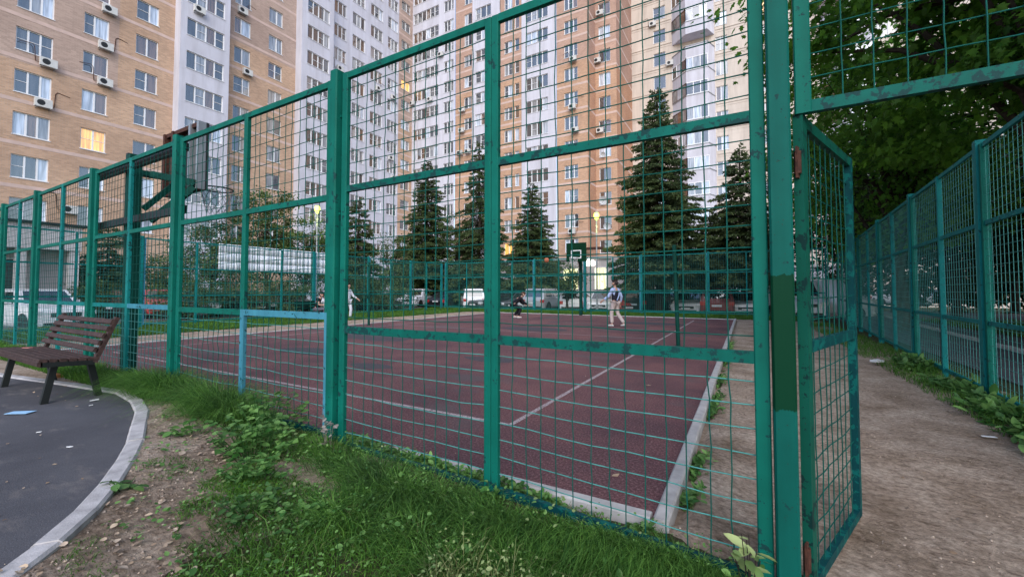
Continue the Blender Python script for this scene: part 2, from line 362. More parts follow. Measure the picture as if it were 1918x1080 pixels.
def ground_mat():
    m, nt, b = nodes_of('bare_ground'); b.inputs['Roughness'].default_value = .95; b.inputs['Specular IOR Level'].default_value = .15
    n1 = noise(nt, 2.2, 8, .6); n2 = noise(nt, 30, 6, .65); n3 = noise(nt, .6, 3)
    c = ramp(nt, n1, [(.28, (.22, .160, .110)), (.5, (.40, .315, .245)), (.72, (.56, .465, .375))])
    c = mixc(nt, 1, c, ramp(nt, n2, [(.3, (.50, .47, .45)), (.62, (1.2, 1.18, 1.18))]), 'MULTIPLY')
    n4 = ramp(nt, noise(nt, 11, 8, .7, 'pos', (1, 2.4, 1)), [(.36, (.40, .35, .33)), (.47, (1, 1, 1))]); c = mixc(nt, .65, c, n4, 'MULTIPLY')
    # soil under the lawn and the verges is dark
    g = N(nt, 'ShaderNodeNewGeometry'); sp = N(nt, 'ShaderNodeSeparateXYZ'); nt.links.new(g.outputs[0], sp.inputs[0])
    def gt(o, v, op='GREATER_THAN'):
        k = N(nt, 'ShaderNodeMath', operation=op); nt.links.new(o, k.inputs[0])
        if hasattr(v, 'links'): nt.links.new(v, k.inputs[1])
        else: k.inputs[1].default_value = v
        return k.outputs[0]
    def mul(p, q): return gt(p, q, 'MULTIPLY')
    wob = N(nt, 'ShaderNodeMath', operation='MULTIPLY_ADD'); nt.links.new(noise(nt, 1.5, 4), wob.inputs[0]); wob.inputs[1].default_value = .9; wob.inputs[2].default_value = -.45
    yy = gt(sp.outputs[1], wob.outputs[0], 'ADD'); xx = gt(sp.outputs[0], wob.outputs[0], 'ADD')
    soil = (.055, .060, .030)
    far = gt(yy, 21.4); left = gt(xx, -15.3, 'LESS_THAN'); right = gt(xx, 2.75)
    f = gt(gt(far, left, 'MAXIMUM'), right, 'MAXIMUM')
    c = mixc(nt, f, c, soil)
    lawn = mul(mul(gt(yy, 2.35, 'LESS_THAN'), gt(xx, -2.1)), gt(xx, .35, 'LESS_THAN')); c = mixc(nt, lawn, c, (.06, .06, .03))
    nt.links.new(c, b.inputs['Base Color']); bump(nt, b, noise(nt, 22, 8, .75), 1.0, .035)
    return m
link('ground', np_mesh('ground', V, L, np.full(len(a), 4), ground_mat(), smooth=True))['kind'] = 'structure'

def court_mat():
    m, nt, b = nodes_of('maroon_rubber'); b.inputs['Roughness'].default_value = .9; b.inputs['Specular IOR Level'].default_value = .2
    c = ramp(nt, noise(nt, 55, 6, .75), [(.3, (.055, .025, .027)), (.52, (.175, .085, .088)), (.70, (.42, .27, .255))])
    c = mixc(nt, 1, c, ramp(nt, noise(nt, .55, 7, .65), [(.36, (.58, .62, .70)), (.68, (1.2, 1.1, 1.05))]), 'MULTIPLY')
    w = ramp(nt, noise(nt, .45, 5, .6, 'pos', (1, 1.6, 1)), [(.56, (0, 0, 0)), (.64, (1, 1, 1))])
    c = mixc(nt, mixc(nt, .62, (0, 0, 0), w), c, (.105, .095, .10))       # worn grey patches
    nt.links.new(c, b.inputs['Base Color']); bump(nt, b, noise(nt, 130, 3), .8, .008); return m
M['court'] = court_mat()
CX0, CX1, CY0, CY1 = -13.0, -.46, 2.46, 21.0
court = MB().box(CX0, CX1, CY0, CY1, -.06, 0).build('court_surface', M['court'], kind='structure')
# the wet-looking worn patches laid back with new rubber
def line_mat():
    m, nt, b = nodes_of('worn_white_line'); b.inputs['Roughness'].default_value = .9
    f = ramp(nt, noise(nt, 45, 5, .7), [(.40, (.15, .085, .09)), (.53, (.44, .37, .37))]); nt.links.new(f, b.inputs['Base Color']); return m
lm = line_mat()
def line(x0, y0, x1, y1, w=.055):
    d = Vector((x1-x0, y1-y0)).normalized(); n = Vector((-d.y, d.x))*w/2
    MB().face([(x0-n.x, y0-n.y, .004), (x1-n.x, y1-n.y, .004), (x1+n.x, y1+n.y, .004), (x0+n.x, y0+n.y, .004)][::-1 if False else 1]).build('line_marking', lm, court)
line(-1.98, 3.47, -1.98, 19.6); line(-2.01, 3.47, -11.6, 3.47); line(-11.6, 3.50, -11.6, 19.6); line(-2.01, 19.6, -11.57, 19.6); line(-2.01, 11.55, -11.57, 11.55, .045)
M['patch'] = plain('court_repair_patch', (.075, .068, .078), .9, 0, .2, .3, 30, .5, 120)
for (x_, y_, a_, b_) in ((-2.75, 9.1, .8, .28), (-4.2, 6.6, .6, .3), (-5.6, 5.0, .45, .22), (-6.4, 12.6, 1.3, .7), (-9.2, 8.2, 1.6, .7), (-3.4, 17.0, 1.5, .8), (-8.0, 5.6, 1.1, .4)):
    pp = [(x_+a_*math.cos(t*.5236)*random.uniform(.75, 1.15), y_+b_*math.sin(t*.5236)*random.uniform(.75, 1.15), .0025) for t in range(12)]
    MB().face(pp).build('repair_patch', M['patch'], court)
line(-2.01, 14.1, -11.57, 14.1, .03); line(-2.01, 8.9, -11.57, 8.9, .03)

# kerb stones round the court and along the asphalt path
kerb = empty('kerb', (0, 0, 0), kind='structure')
def stone(p, q, w, z0, z1, mat=None, parent=None, gap=.006):
    p = Vector(p); q = Vector(q); d = (q-p).normalized(); n = Vector((-d.y, d.x))*w/2; p = p+d*gap; q = q-d*gap
    c = .012; mb = MB(); j = random.uniform(-.006, .006)
    pr = [(-1, z0), (-1, z1-c), (-1+c*2/w, z1), (1-c*2/w, z1), (1, z1-c), (1, z0)]
    vs_ = [[(t.x+n.x*a_, t.y+n.y*a_, z_+j) for a_, z_ in pr] for t in (p, q)]
    for k in range(5): mb.face([vs_[0][k], vs_[0][k+1], vs_[1][k+1], vs_[1][k]])
    mb.face(vs_[0]); mb.face(vs_[1][::-1])
    return mb.build('kerb_stone', mat or M['concrete_light'], parent or kerb)
y = 2.36
while y < 20.9: stone((-.42, y), (-.42, min(y+1.0, 21.05)), .085, -.08, .055); y += 1.0
x = -.47
while x > -13: stone((x, 2.40), (max(x-1.0, -13.05), 2.40), .085, -.08, .045); x -= 1.0
y = 2.5
while y < 20.9: stone((-13.05, y), (-13.05, min(y+1, 21.0)), .085, -.05, .02); y += 1.0
x = -.47
while x > -13: stone((x, 21.05), (max(x-1.0, -13.0), 21.05), .085, -.08, .03); x -= 1.0

KP = [(-15, 1.25), (-11, 1.30), (-8.4, 1.40), (-6.8, 1.66), (-5.75, 1.80), (-5.2, 1.74), (-4.72, 1.62), (-4.25, 1.44), (-3.8, 1.27), (-3.45, 1.11), (-3.1, .93), (-2.8, .75), (-2.58, .58), (-2.35, .36), (-2.1, .05), (-1.9, -.4), (-1.75, -1.2), (-1.7, -3)]
M['kerb_path'] = plain('worn_kerb', (.40, .38, .38), .9, 0, .25, .28, 10, .6, 120)
path_kerb = empty('path_kerb', (0, 0, 0), kind='structure')
for p, q in zip(KP[:-1], KP[1:]):
    n_ = max(1, int((Vector(q)-Vector(p)).length/.9))
    for k in range(n_):
        stone(Vector(p).lerp(Vector(q), k/n_), Vector(p).lerp(Vector(q), (k+1)/n_), .10, .02, .222, M['kerb_path'], path_kerb, .001)
def asphalt(name, c, sc=60):
    m, nt, b = nodes_of(name); b.inputs['Roughness'].default_value = .8; b.inputs['Specular IOR Level'].default_value = .3
    k = ramp(nt, noise(nt, sc*3, 3, .7), [(.3, tuple(x*.6 for x in c)), (.72, tuple(x*1.6 for x in c))])
    k = mixc(nt, 1, k, ramp(nt, noise(nt, 1.3, 7, .65), [(.3, (.72, .72, .74)), (.7, (1.3, 1.28, 1.25))]), 'MULTIPLY')
    d = ramp(nt, noise(nt, 2.6, 8, .7, 'pos', (1, 2.2, 1)), [(.54, (0, 0, 0)), (.70, (1, 1, 1))])
    k = mixc(nt, mixc(nt, .45, (0, 0, 0), d), k, (.22, .19, .175))
    nt.links.new(k, b.inputs['Base Color']); bump(nt, b, noise(nt, sc*3, 3), .5, .004); return m
M['asphalt'] = asphalt('path_asphalt', (.070, .070, .080)); M['asphalt_far'] = asphalt('road_asphalt', (.085, .082, .085), 20)
inner = [(p[0]-.02, p[1]-.05) for p in KP]
MB().face([(x_, y_, .205) for x_, y_ in inner]+[(-15, -3, .205)]).build('path', M['asphalt'], kind='structure')
MB().face([(-60, 27.0, -.235), (40, 27.0, -.235), (40, 41, -.235), (-60, 41, -.235)]).build('parking_lot', M['asphalt_far'], kind='structure')
MB().face([(-29.5, 0, -.10), (-21.4, 0, -.10), (-21.4, 27.0, -.10), (-29.5, 27.0, -.10)]).build('side_road', M['asphalt_far'], kind='structure')
MB().face([(2.95, -2, .02), (6.4, -2, .02), (6.4, 26, .02), (3.6, 26, .02)]).build('park_path', M['asphalt'], kind='structure')
# ------------------------------------------------------------ buildings
FL = 2.8
def glazing_mats(kinds): return [M[k] for k in kinds]
win_cache = {}
PANES = ['g_dark', 'g_curtain', 'g_brown', 'g_pale', 'g_lit']
def window_proto(w, h, n, seed, brown=False, lit=False):
    key = (round(w, 2), round(h, 2), n, seed, brown, lit)
    if key in win_cache: return win_cache[key]
    rr = random.Random(hash(key)); f = MB(); t = .055; T = .07
    f.box(0, w, -.03, T, 0, t).box(0, w, -.03, T, h-t, h).box(0, t, -.03, T, t, h-t).box(w-t, w, -.03, T, t, h-t)
    f.box(-.04, w+.04, -.17, -.032, -.05, -.01)                      # sill
    # unequal sashes, as fitted
    xs = [t]+[w*(k/n) for k in range(1, n)]+[w-t]
    if n == 2: xs[1] = w*rr.choice([.42, .58, .5])
    if n == 3: xs[1] = w*rr.choice([.33, .36]); xs[2] = w*rr.choice([.66, .7])
    pm = MB()
    for k in range(n):
        if k: f.box(xs[k]-.045, xs[k]+.045, -.03, T, t, h-t)
        a, b = xs[k]+(.045 if k else 0), xs[k+1]-(.045 if k < n-1 else 0)
        r = rr.random()
        if r < .38: f.box(a, b, -.012, .02, h*.5, h*.5+.03)             # mosquito screen bar
        m = rr.choices([0, 1, 2, 3], [.52, .17, .11, .20])[0] if not lit else 4
        if r < .38 and m == 3: m = 0
        pm.face([(a, .03, t), (b, .03, t), (b, .03, h-t), (a, .03, h-t)], m)
    fm = f.mesh('window', M['pvc_brown'] if brown else M['pvc']); gm = pm.mesh('pane', glazing_mats(PANES))
    win_cache[key] = (fm, gm); return fm, gm
def add_window(parent, P, rot, w, h, n, lit=False, brown=False):
    fm, gm = window_proto(w, h, n, random.randint(0, 5), brown, lit)
    o = link('window', fm, parent); o.location = Vector(P)-Vector(parent.location); o.rotation_euler = (0, 0, rot)
    link('pane', gm, o); return o
LIT = set()
def facade(bld, P0, rot, length, z0, z1, cols, mat, zc=9.4, fl=FL, hh=1.5, kmin=-1, band=True, band_z=1.35, depth=.22, lit=(), skip=(), name='wall', bandmat=None):
    """wall with real openings from P0 along rot; cols = (u0, width, sashes)"""
    P0 = Vector((P0[0], P0[1], 0)); u = Vector((math.cos(rot), math.sin(rot), 0)); n = Vector((math.sin(rot), -math.cos(rot), 0))
    rows = []
    k = kmin
    while True:
        c = zc+fl*k; k += 1
        if c+hh/2 > z1: break
        mid = P0+u*length/2
        far_ = max((P0, P0+u*length), key=lambda q_: depth_of(q_.x, q_.y))
        if py_of(far_.x, far_.y, c-hh/2) < -75: break
        rows.append((k-1, c-hh/2, c+hh/2))
    us = [0]; holes = {}
    for ci, (a, w, s) in enumerate(cols): us += [a, a+w]
    us.append(length); zs = [z0]
    for _, a, b in rows: zs += [a, b]
    zs.append(z1)
    mb = MB(); P = lambda a, z, d=0: tuple(P0+u*a-n*d+Vector((0, 0, z)))
    for i in range(len(us)-1):
        for j in range(len(zs)-1):
            if i % 2 == 1 and j % 2 == 1:
                a, b, c, d = us[i], us[i+1], zs[j], zs[j+1]
                wc = P0+u*(a+b)/2
                if py_of(wc.x, wc.y, c) < -60: mb.face([P(a, c), P(b, c), P(b, d), P(a, d)]); continue
                mb.face([P(a, c), P(b, c), P(b, c, depth), P(a, c, depth)]).face([P(a, d), P(a, d, depth), P(b, d, depth), P(b, d)])
                mb.face([P(a, c), P(a, c, depth), P(a, d, depth), P(a, d)]).face([P(b, c), P(b, d), P(b, d, depth), P(b, c, depth)])
                ci = i//2; kk = rows[j//2][0]
                add_window(bld, Vector(P(a, c, .12)), rot, b-a, d-c, cols[ci][2], (ci, kk) in lit)
            elif us[i+1]-us[i] > 1e-4: mb.face([P(us[i], zs[j]), P(us[i+1], zs[j]), P(us[i+1], zs[j+1]), P(us[i], zs[j+1])])
    mb.build(name, mat, bld, abs_=True)
    if band:
        for kk, a, b in rows[:]:
            z = b+.62
            if z+.26 < z1:
                m = MB(); q = [P(0, z, -.012), P(length, z, -.012), P(length, z+.24, -.012), P(0, z+.24, -.012)]; r = [P(0, z, 0), P(length, z, 0), P(length, z+.24, 0), P(0, z+.24, 0)]
                m.face(q); m.face([q[3], q[2], r[2], r[3]]); m.face([q[1], q[0], r[0], r[1]])
                m.build('floor_band', bandmat or M['band'], bld, abs_=True)
def blank(bld, pts, z0, z1, mat, name='wall'):
    mb = MB()
    for p, q in zip(pts[:-1], pts[1:]): mb.face([(p[0], p[1], z0), (q[0], q[1], z0), (q[0], q[1], z1), (p[0], p[1], z1)])
    mb.build(name, mat, bld, abs_=True)
TOP = 50
A90 = R(90)
lw = empty('apartment_building', (-47, 20, 0), 0, 'left wing of the flats, orange brick and white stripes, beside the court', 'building', 'flats round the yard')
Z0 = -.3
# left wing, facing +X
facade(lw, (-41, -8), A90, 20.0, Z0, TOP, [(3.2, 1.4, 2), (8.0, 1.9, 3), (14.98, 1.66, 3), (18.11, 1.33, 2)], M['brick_left'], lit={(3, 1)})
facade(lw, (-41, 12.0), A90, 3.45, Z0, TOP, [(.99, 1.40, 2)], M['brick_orange'])
blank(lw, [(-41, 15.45), (-40, 15.45)], Z0, TOP, M['white_wall'])
facade(lw, (-40, 15.45), A90, 3.70, Z0, TOP, [(.46, 2.81, 4)], M['white_wall'], band=False, zc=9.35, hh=1.45)
blank(lw, [(-40, 19.15), (-41, 19.15)], Z0, TOP, M['white_wall'])
facade(lw, (-41, 19.15), A90, 6.85, Z0, TOP, [(.87, 1.43, 2), (4.03, 1.38, 2)], M['brick_mid'])
blank(lw, [(-41, 26.0), (-40, 26.0)], Z0, TOP, M['white_wall'])
facade(lw, (-40, 26.0), A90, 3.82, Z0, TOP, [(.66, 2.63, 4)], M['white_wall'], band=False, zc=9.35, hh=1.45)
blank(lw, [(-40, 29.82), (-41, 29.82)], Z0, TOP, M['white_wall'])
facade(lw, (-41, 29.82), A90, 11.0, Z0, TOP, [(.82, 1.64, 3), (3.36, 1.88, 3), (6.15, 1.98, 3), (9.04, 1.8, 3)], M['white_wall'], band=False, zc=9.35)
facade(lw, (-41, 40.82), A90, 2.68, Z0, TOP, [(.5, 1.7, 2)], M['brick_mid'], zc=10.4, hh=1.3, lit={(0, 7)})
MB().box(-53, -41.02, -8, 43.5, TOP, TOP+.3).build('roof', M['fascia'], lw, abs_=True)
blank(lw, [(-53, -8), (-41, -8)], Z0, TOP, M['brick_orange'])
blank(lw, [(-53, 43.5), (-53, -8)], Z0, TOP, M['brick_orange'])

bw = empty('apartment_building', (-26, 48, 0), 0, 'back wing of the flats behind the spruces, orange brick with three white stripes', 'building', 'flats round the yard')
yb = 43.5
facade(bw, (-41.2, yb), 0, 7.8, 4.6, TOP, [(.35, 4.6, 6), (5.9, 1.65, 3)], M['white_wall'], band=False, zc=9.3, kmin=-1)
facade(bw, (-33.4, yb+.12), 0, 2.82, 4.6, TOP, [(1.45, 1.2, 2)], M['brick_back'], zc=9.2)
facade(bw, (-30.58, yb), 0, 4.2, 4.6, TOP, [(.5, 2.35, 3)], M['white_wall'], band=False, zc=9.3)
facade(bw, (-26.38, yb+.12), 0, 3.1, 4.6, TOP, [(.6, 1.15, 2), (2.1, .6, 1)], M['brick_back'], zc=9.2, lit={(0, -1)})
facade(bw, (-23.28, yb), 0, 4.56, 4.6, TOP, [(.6, 2.9, 4)], M['white_wall'], band=False, zc=9.3)
facade(bw, (-18.72, yb+.12), 0, 3.72, 4.6, TOP, [(.95, 1.62, 3)], M['brick_back'], zc=9.2)
blank(bw, [(-15, yb+.12), (-15, 46.5)], 4.6, TOP, M['brick_side'])
facade(bw, (-15, 46.5), 0, 2.5, 4.6, TOP, [(.4, 1.4, 2)], M['brick_back'], zc=9.2)
blank(bw, [(-12.5, 46.5), (-12.5, 60)], 4.6, TOP, M['brick_side'])
for k in range(0, 15):                                              # bands wrap round the end walls
    z = 9.2+FL*k+.75+.62-FL
    if z < TOP-1:
        for (x_, y0_, y1_) in ((-15, yb+.12, 46.5), (-12.5, 46.5, 60)):
            MB().box(x_, x_+.012, y0_, y1_, z, z+.24).build('floor_band', M['band'], bw, abs_=True)
MB().box(-41.2, -12.6, yb+.2, 60, TOP, TOP+.3).build('roof', M['fascia'], bw, abs_=True)
# shop floor with lit windows, cornice, canopy and sign
def shop_wall():
    us = [(-41.2, None)]; lits = [(-33, -31.3), (-29, -27.3), (-17.95, -16.1), (-14.25, -12.9)]
    mb = MB(); x_ = -41.2
    for a, b in lits[:3]:
        mb.face([(x_, yb-.1, Z0), (a, yb-.1, Z0), (a, yb-.1, 5.0), (x_, yb-.1, 5.0)])
        mb.face([(a, yb-.1, Z0), (b, yb-.1, Z0), (b, yb-.1, 1.45), (a, yb-.1, 1.45)]).face([(a, yb-.1, 3.85), (b, yb-.1, 3.85), (b, yb-.1, 5.0), (a, yb-.1, 5.0)])
        x_ = b
    mb.face([(x_, yb-.1, Z0), (-12.4, yb-.1, Z0), (-12.4, yb-.1, 5.0), (x_, yb-.1, 5.0)])
    mb.face([(-12.4, yb-.1, Z0), (-12.4, 60, Z0), (-12.4, 60, 5.0), (-12.4, yb-.1, 5.0)])
    mb.face([(-41.2, yb-.1, 5.0), (-12.4, yb-.1, 5.0), (-12.4, 60, 5.0), (-41.2, 60, 5.0)])
    mb.build('shop_wall', M['shop_wall'], bw, abs_=True)
    for a, b in lits:
        y_ = yb-.02 if a < -15 else yb-.16
        f = MB().box(a, b, y_-.04, y_+.04, 1.45, 1.53).box(a, b, y_-.04, y_+.04, 3.77, 3.85).box(a, a+.07, y_-.04, y_+.04, 1.53, 3.77).box(b-.07, b, y_-.04, y_+.04, 1.53, 3.77).box((a+b)/2-.03, (a+b)/2+.03, y_-.03, y_+.03, 1.53, 3.77).box(a+.07, b-.07, y_-.025, y_+.025, 3.1, 3.15)
        o = f.build('shop_window', M['pvc'], bw, abs_=True)
        g = MB().face([(a+.05, y_+.02, 1.5), (b-.05, y_+.02, 1.5), (b-.05, y_+.02, 3.8), (a+.05, y_+.02, 3.8)]).mesh('pane', M['g_shop' if a > -20 else 'g_lit'])
        link('pane', g, o)
shop_wall()
MB().box(-41.2, -12.35, yb-.35, yb-.11, 4.75, 5.05).build('cornice', M['concrete'], bw, abs_=True)
MB().box(-15.6, -13.1, yb-1.3, yb-.36, 5.75, 5.95).build('canopy', M['rust'], bw, abs_=True)
sg = bpy.data.curves.new('shop_sign', 'FONT'); sg.body = 'do'; sg.size = 1.15; sg.extrude = .05; sg.offset = .035
sg.materials.append(emit('sign_light', (1, .98, .9), 1.6))
_t = bpy.data.objects.new('shop_sign_text', sg); COL.objects.link(_t); bpy.context.view_layer.update()
sgm = bpy.data.meshes.new_from_object(_t.evaluated_get(bpy.context.evaluated_depsgraph_get())); bpy.data.objects.remove(_t)
so = link('shop_sign', sgm, bw); so.rotation_euler = (A90, 0, 0)
so.location = Vector((-15.25, yb-.42, 4.05))-Vector(bw.location)

cb = empty('apartment_building', (4, 60, 0), 0, 'cream rendered block with white glazed bay balconies, behind the tallest spruce', 'building', 'flats round the yard')
colsC = [(2.75, 1.46, 2), (9.85, 1.25, 2), (14.2, 1.5, 2), (17.5, 1.5, 2), (24.6, 1.5, 2), (28.4, 1.5, 2), (33.0, 1.5, 2)]
facade(cb, (-12.5, 54), 0, 38, Z0, TOP, colsC, M['cream_wall'], zc=3.7+6, fl=3.0, hh=1.65, kmin=-2, band=False, lit={(2, 8)})
z = 5.4
while z < TOP-1:
    for a, b in ((-12.5, -7.55), (-2.6, 7.2), (12.2, 25.5)):
        MB().box(a, b, 53.93, 54, z, z+.12).box(a, b, 53.97, 54, z-.3, z-.25).build('moulding', M['cream_wall'], cb, abs_=True)
    z += 3.0
blank(cb, [(-12.5, 60), (-12.5, 54)], Z0, TOP, M['cream_wall'])
MB().box(-12.5, 25.5, 54.02, 66, TOP, TOP+.3).build('roof', M['fascia'], cb, abs_=True)
def bay(x0, first=False):
    pts = [(x0, 54), (x0+1.75, 52.3), (x0+4.1, 52.3), (x0+4.75, 54)]
    for k in range(-1, 14):
        z = 9.7+3*k-.85-.35
        if py_of(x0, 53, z) < -60: break
        m = MB(); op = first and k == 7
        for p, q in zip(pts[:-1], pts[1:]): m.face([(p[0], p[1], z-.55), (q[0], q[1], z-.55), (q[0], q[1], z+.95), (p[0], p[1], z+.95)])
        m.face([(p[0], p[1], z-.55) for p in pts][::-1]); m.face([(p[0], p[1], z+.95) for p in pts])
        o = m.build('balcony', M['white_wall'], cb, abs_=True)
        m = MB()
        for p, q in zip(pts[:-1], pts[1:]):
            a, b = Vector((*p, z+.95)), Vector((*q, z+.95)); m.bar(a, b, .12, .08)
        link('balcony_rail', m.mesh('balcony_rail', M['galv']), o)
        if op: continue
        for si, (p, q, ns, mt) in enumerate(((pts[0], pts[1], 3, 'pvc_brown'), (pts[1], pts[2], 3, 'pvc'))):
            a, b = Vector((*p, 0)), Vector((*q, 0)); f = MB(); g = MB()
            for s in range(ns+1):
                c = a.lerp(b, s/ns); f.bar(c+Vector((0, 0, z+.99)), c+Vector((0, 0, z+2.5)), .09, .09, (1, 0, 0))
            f.bar(a+Vector((0, 0, z+2.47)), b+Vector((0, 0, z+2.47)), .08, .09).bar(a+Vector((0, 0, z+1.03)), b+Vector((0, 0, z+1.03)), .08, .09)
            for s in range(ns):
                c, d = a.lerp(b, s/ns), a.lerp(b, (s+1)/ns)
                g.face([c+Vector((0, 0, z+1)), d+Vector((0, 0, z+1)), d+Vector((0, 0, z+2.45)), c+Vector((0, 0, z+2.45))], random.choice([0, 0, 1, 2, 3]) if si == 0 else random.choice([1, 3, 3, 0]))
            w_ = link('window', f.mesh('window', M['pvc' if (k % 3 == 0) else mt]), o); g.v = g.v
            link('pane', g.mesh('pane', glazing_mats(PANES)), o)
        m = MB(); p, q = pts[2], pts[3]
        m.face([(p[0], p[1], z+.95), (q[0], q[1], z+.95), (q[0], q[1], z+2.45), (p[0], p[1], z+2.45)])
        link('side_panel', m.mesh('side_panel', M['white_wall']), o)
bay(-7.5, True); bay(7.35); 

# low annex with a pale fascia, left of the court
an = empty('entrance_annex', (-34, 0, 0), 0, 'low annex with a pale fascia band over dark glazed entrance bays', 'building')
MB().box(-40.9, -30, -12, 7.6, 3.35, 4.55).build('fascia', M['fascia'], an, abs_=True)
MB().box(-40.9, -29.85, -12.1, 7.75, 4.55, 4.68).build('roof', M['black_steel'], an, abs_=True)
MB().box(-40.9, -31.2, -12, 7.4, -.3, 3.35).build('wall', M['shop_wall'], an, abs_=True)
for y_ in (-10, -7, -4, -1, 1.2, 3.3, 5.4, 7.2):
    MB().box(-30.5, -30.1, y_, y_+.35, -.2, 3.35).build('column', M['fascia'] if y_ > 5 else M['shop_wall'], an, abs_=True)
for y_ in (-8.6, -5.6, -2.6, .2, 2.2, 4.3):
    o = MB().box(-31.2, -31.12, y_, y_+1.5, .2, 2.9).box(-31.12, -31.08, y_+.7, y_+.78, .2, 2.9).build('window', M['pvc'], an, abs_=True)
    link('pane', MB().face([(-31.1, y_+.06, .26), (-31.1, y_+1.44, .26), (-31.1, y_+1.44, 2.84), (-31.1, y_+.06, 2.84)]).mesh('pane', M['g_dark']), o)
# low white service building behind the right-hand cars
sb = empty('service_building', (2, 47, 0), 0, 'low white building behind the cars at the right of the lamp', 'building')
MB().box(-8, 9, 45, 50, -.3, 3.4).build('wall', M['white_wall'], sb, abs_=True)
MB().box(-8.2, 9.2, 44.8, 50.2, 3.4, 3.6).build('roof', M['fascia'], sb, abs_=True)
for x_ in (-6, -3, 0, 3, 6):
    o = MB().box(x_, x_+1.4, 44.92, 45.0, .9, 2.4).build('window', M['pvc'], sb, abs_=True)
    link('pane', MB().face([(x_+.07, 44.91, .97), (x_+1.33, 44.91, .97), (x_+1.33, 44.91, 2.33), (x_+.07, 44.91, 2.33)]).mesh('pane', M['g_dark']), o)

# air conditioners and dishes on the walls
def ac_parts():
    b_ = MB().box(-.40, .40, -.15, .15, 0, .55); fn = MB().lathe([(0, 0), (.19, 0), (.21, .02), (.21, .03)], 14, (-.12, -.155, .28), axis='y')
    for t in range(5): fn.bar((-.12, -.16, .28), (-.12+.18*math.cos(t*1.257), -.16, .28+.18*math.sin(t*1.257)), .02, .03)
    br = MB().box(-.32, -.28, -.15, .3, -.06, -.02).box(.28, .32, -.15, .3, -.06, -.02).box(-.34, .34, .0, .04, -.021, -.001)
    return b_.mesh('casing', M['ac_white']), fn.mesh('fan', M['black']), br.mesh('bracket', M['galv'])
ACM = ac_parts()
WORD = ['ground', 'second', 'third', 'fourth', 'fifth', 'sixth', 'seventh', 'eighth', 'ninth', 'tenth', 'eleventh', 'twelfth', 'thirteenth', 'fourteenth', 'fifteenth']
def ac(px, py, X_=None, Y_=None, where=''):
    r = _r(px)
    if X_ is not None: x_, y_ = X_+.28, X_/r; rot = A90
    else: y_ = Y_-.28; x_ = Y_*r; rot = 0
    z = EYE+(545-py)*depth_of(x_, y_)/FPX-.3
    st = WORD[max(0, min(14, int((z+1.1)/2.8)))]
    o = empty('air_conditioner', (x_, y_, z), rot, f'white air conditioner, {st} storey, {where}', 'air conditioner', 'air conditioners on the facades')
    for n_, me in zip(('casing', 'fan', 'bracket'), ACM): link(n_, me, o)
    if random.random() < .5:
        s_ = random.choice([1, 1, -1]); MB().tube([(s_*.42, .1, .2), (s_*.55, .22, .25), (s_*.6, .25, 1.2), (s_*.7, .26, 1.35), (s_*1.3, .27, 1.25)], .022, 5).build('pipe', M['rust'], o)
for a in [(72, 110, 'window column nearest the left edge'), (65, 188, 'window column nearest the left edge'), (180, 77, 'second window column of the left brick wall'), (181, 147, 'second window column of the left brick wall'), (185, 6, 'second window column of the left brick wall'), (452, 128, 'narrow brick strip between two white strips'), (440, 8, 'narrow brick strip between two white strips'), (122, 391, 'just above the annex fascia')]: ac(a[0], a[1], X_=-41, where=a[2])
for a in [(357, 6, 'first white strip of the left wing')]: ac(a[0], a[1], X_=-40, where=a[2])
for a in [(628, 121, 'first column of the white wall near the corner'), (702, 160, 'third column of the white wall near the corner'), (731, 177, 'fourth column of the white wall near the corner'), (727, 293, 'fourth column of the white wall near the corner'), (732, 331, 'fourth column of the white wall near the corner')]: ac(a[0], a[1], X_=-41, where=a[2])
for a in [(771, 188, 'left end of the wide white balcony strip'), (805, 180, 'middle of the wide white balcony strip'), (825, 93, 'right end of the wide white balcony strip'), (866, 200, 'first brick strip of the back wing'), (865, 240, 'first brick strip of the back wing'), (862, 283, 'left one of a pair on the first back brick strip'), (877, 280, 'right one of a pair on the first back brick strip'), (1077, 102, 'wide orange brick strip of the back wing'), (1075, 194, 'wide orange brick strip of the back wing'), (1080, 239, 'wide orange brick strip of the back wing'), (1073, 432, 'just above the lit shop')]: ac(a[0], a[1], Y_=43.5, where=a[2])
for a in [(1128, 12, 'set-back orange brick strip'), (1123, 105, 'set-back orange brick strip'), (1127, 240, 'set-back orange brick strip')]: ac(a[0], a[1], Y_=46.5, where=a[2])
for a in [(1229, 34, 'first window column of the cream block'), (1261, 110, 'cream wall beside the bay balconies')]: ac(a[0], a[1], Y_=54, where=a[2])
def dish(px, py, Y_, lab, s=.42):
    r = _r(px); y_ = Y_-.5; x_ = y_*r; z = EYE+(545-py)*depth_of(x_, y_)/FPX
    o = empty('satellite_dish', (x_, y_, z), 0, lab, 'satellite dish', 'satellite dishes on the back wing')
    pr = [(s*k/6, -.12+.12*(k/6)**2) for k in range(0, 7)]
    d = MB().lathe([(r_, -z_) for r_, z_ in pr], 20, axis='y').build('reflector', M['dish'], o, smooth=True); d.rotation_euler = (R(20), 0, R(12))
    MB().tube([(0, .1, 0), (0, .45, -.25)], .03).build('mount', M['galv'], o); MB().tube([(0, .05, -s*.9), (0, -.45, -.05)], .015).build('feed_arm', M['galv'], o)
dish(1138, 423, 46.5, 'grey satellite dish on the brick wall nearest above the rusty canopy'); dish(1131, 374, 46.5, 'grey satellite dish two storeys above the rusty canopy', .5)
dish(1131, 287, 46.5, 'small satellite dish highest on the orange brick wall', .3)
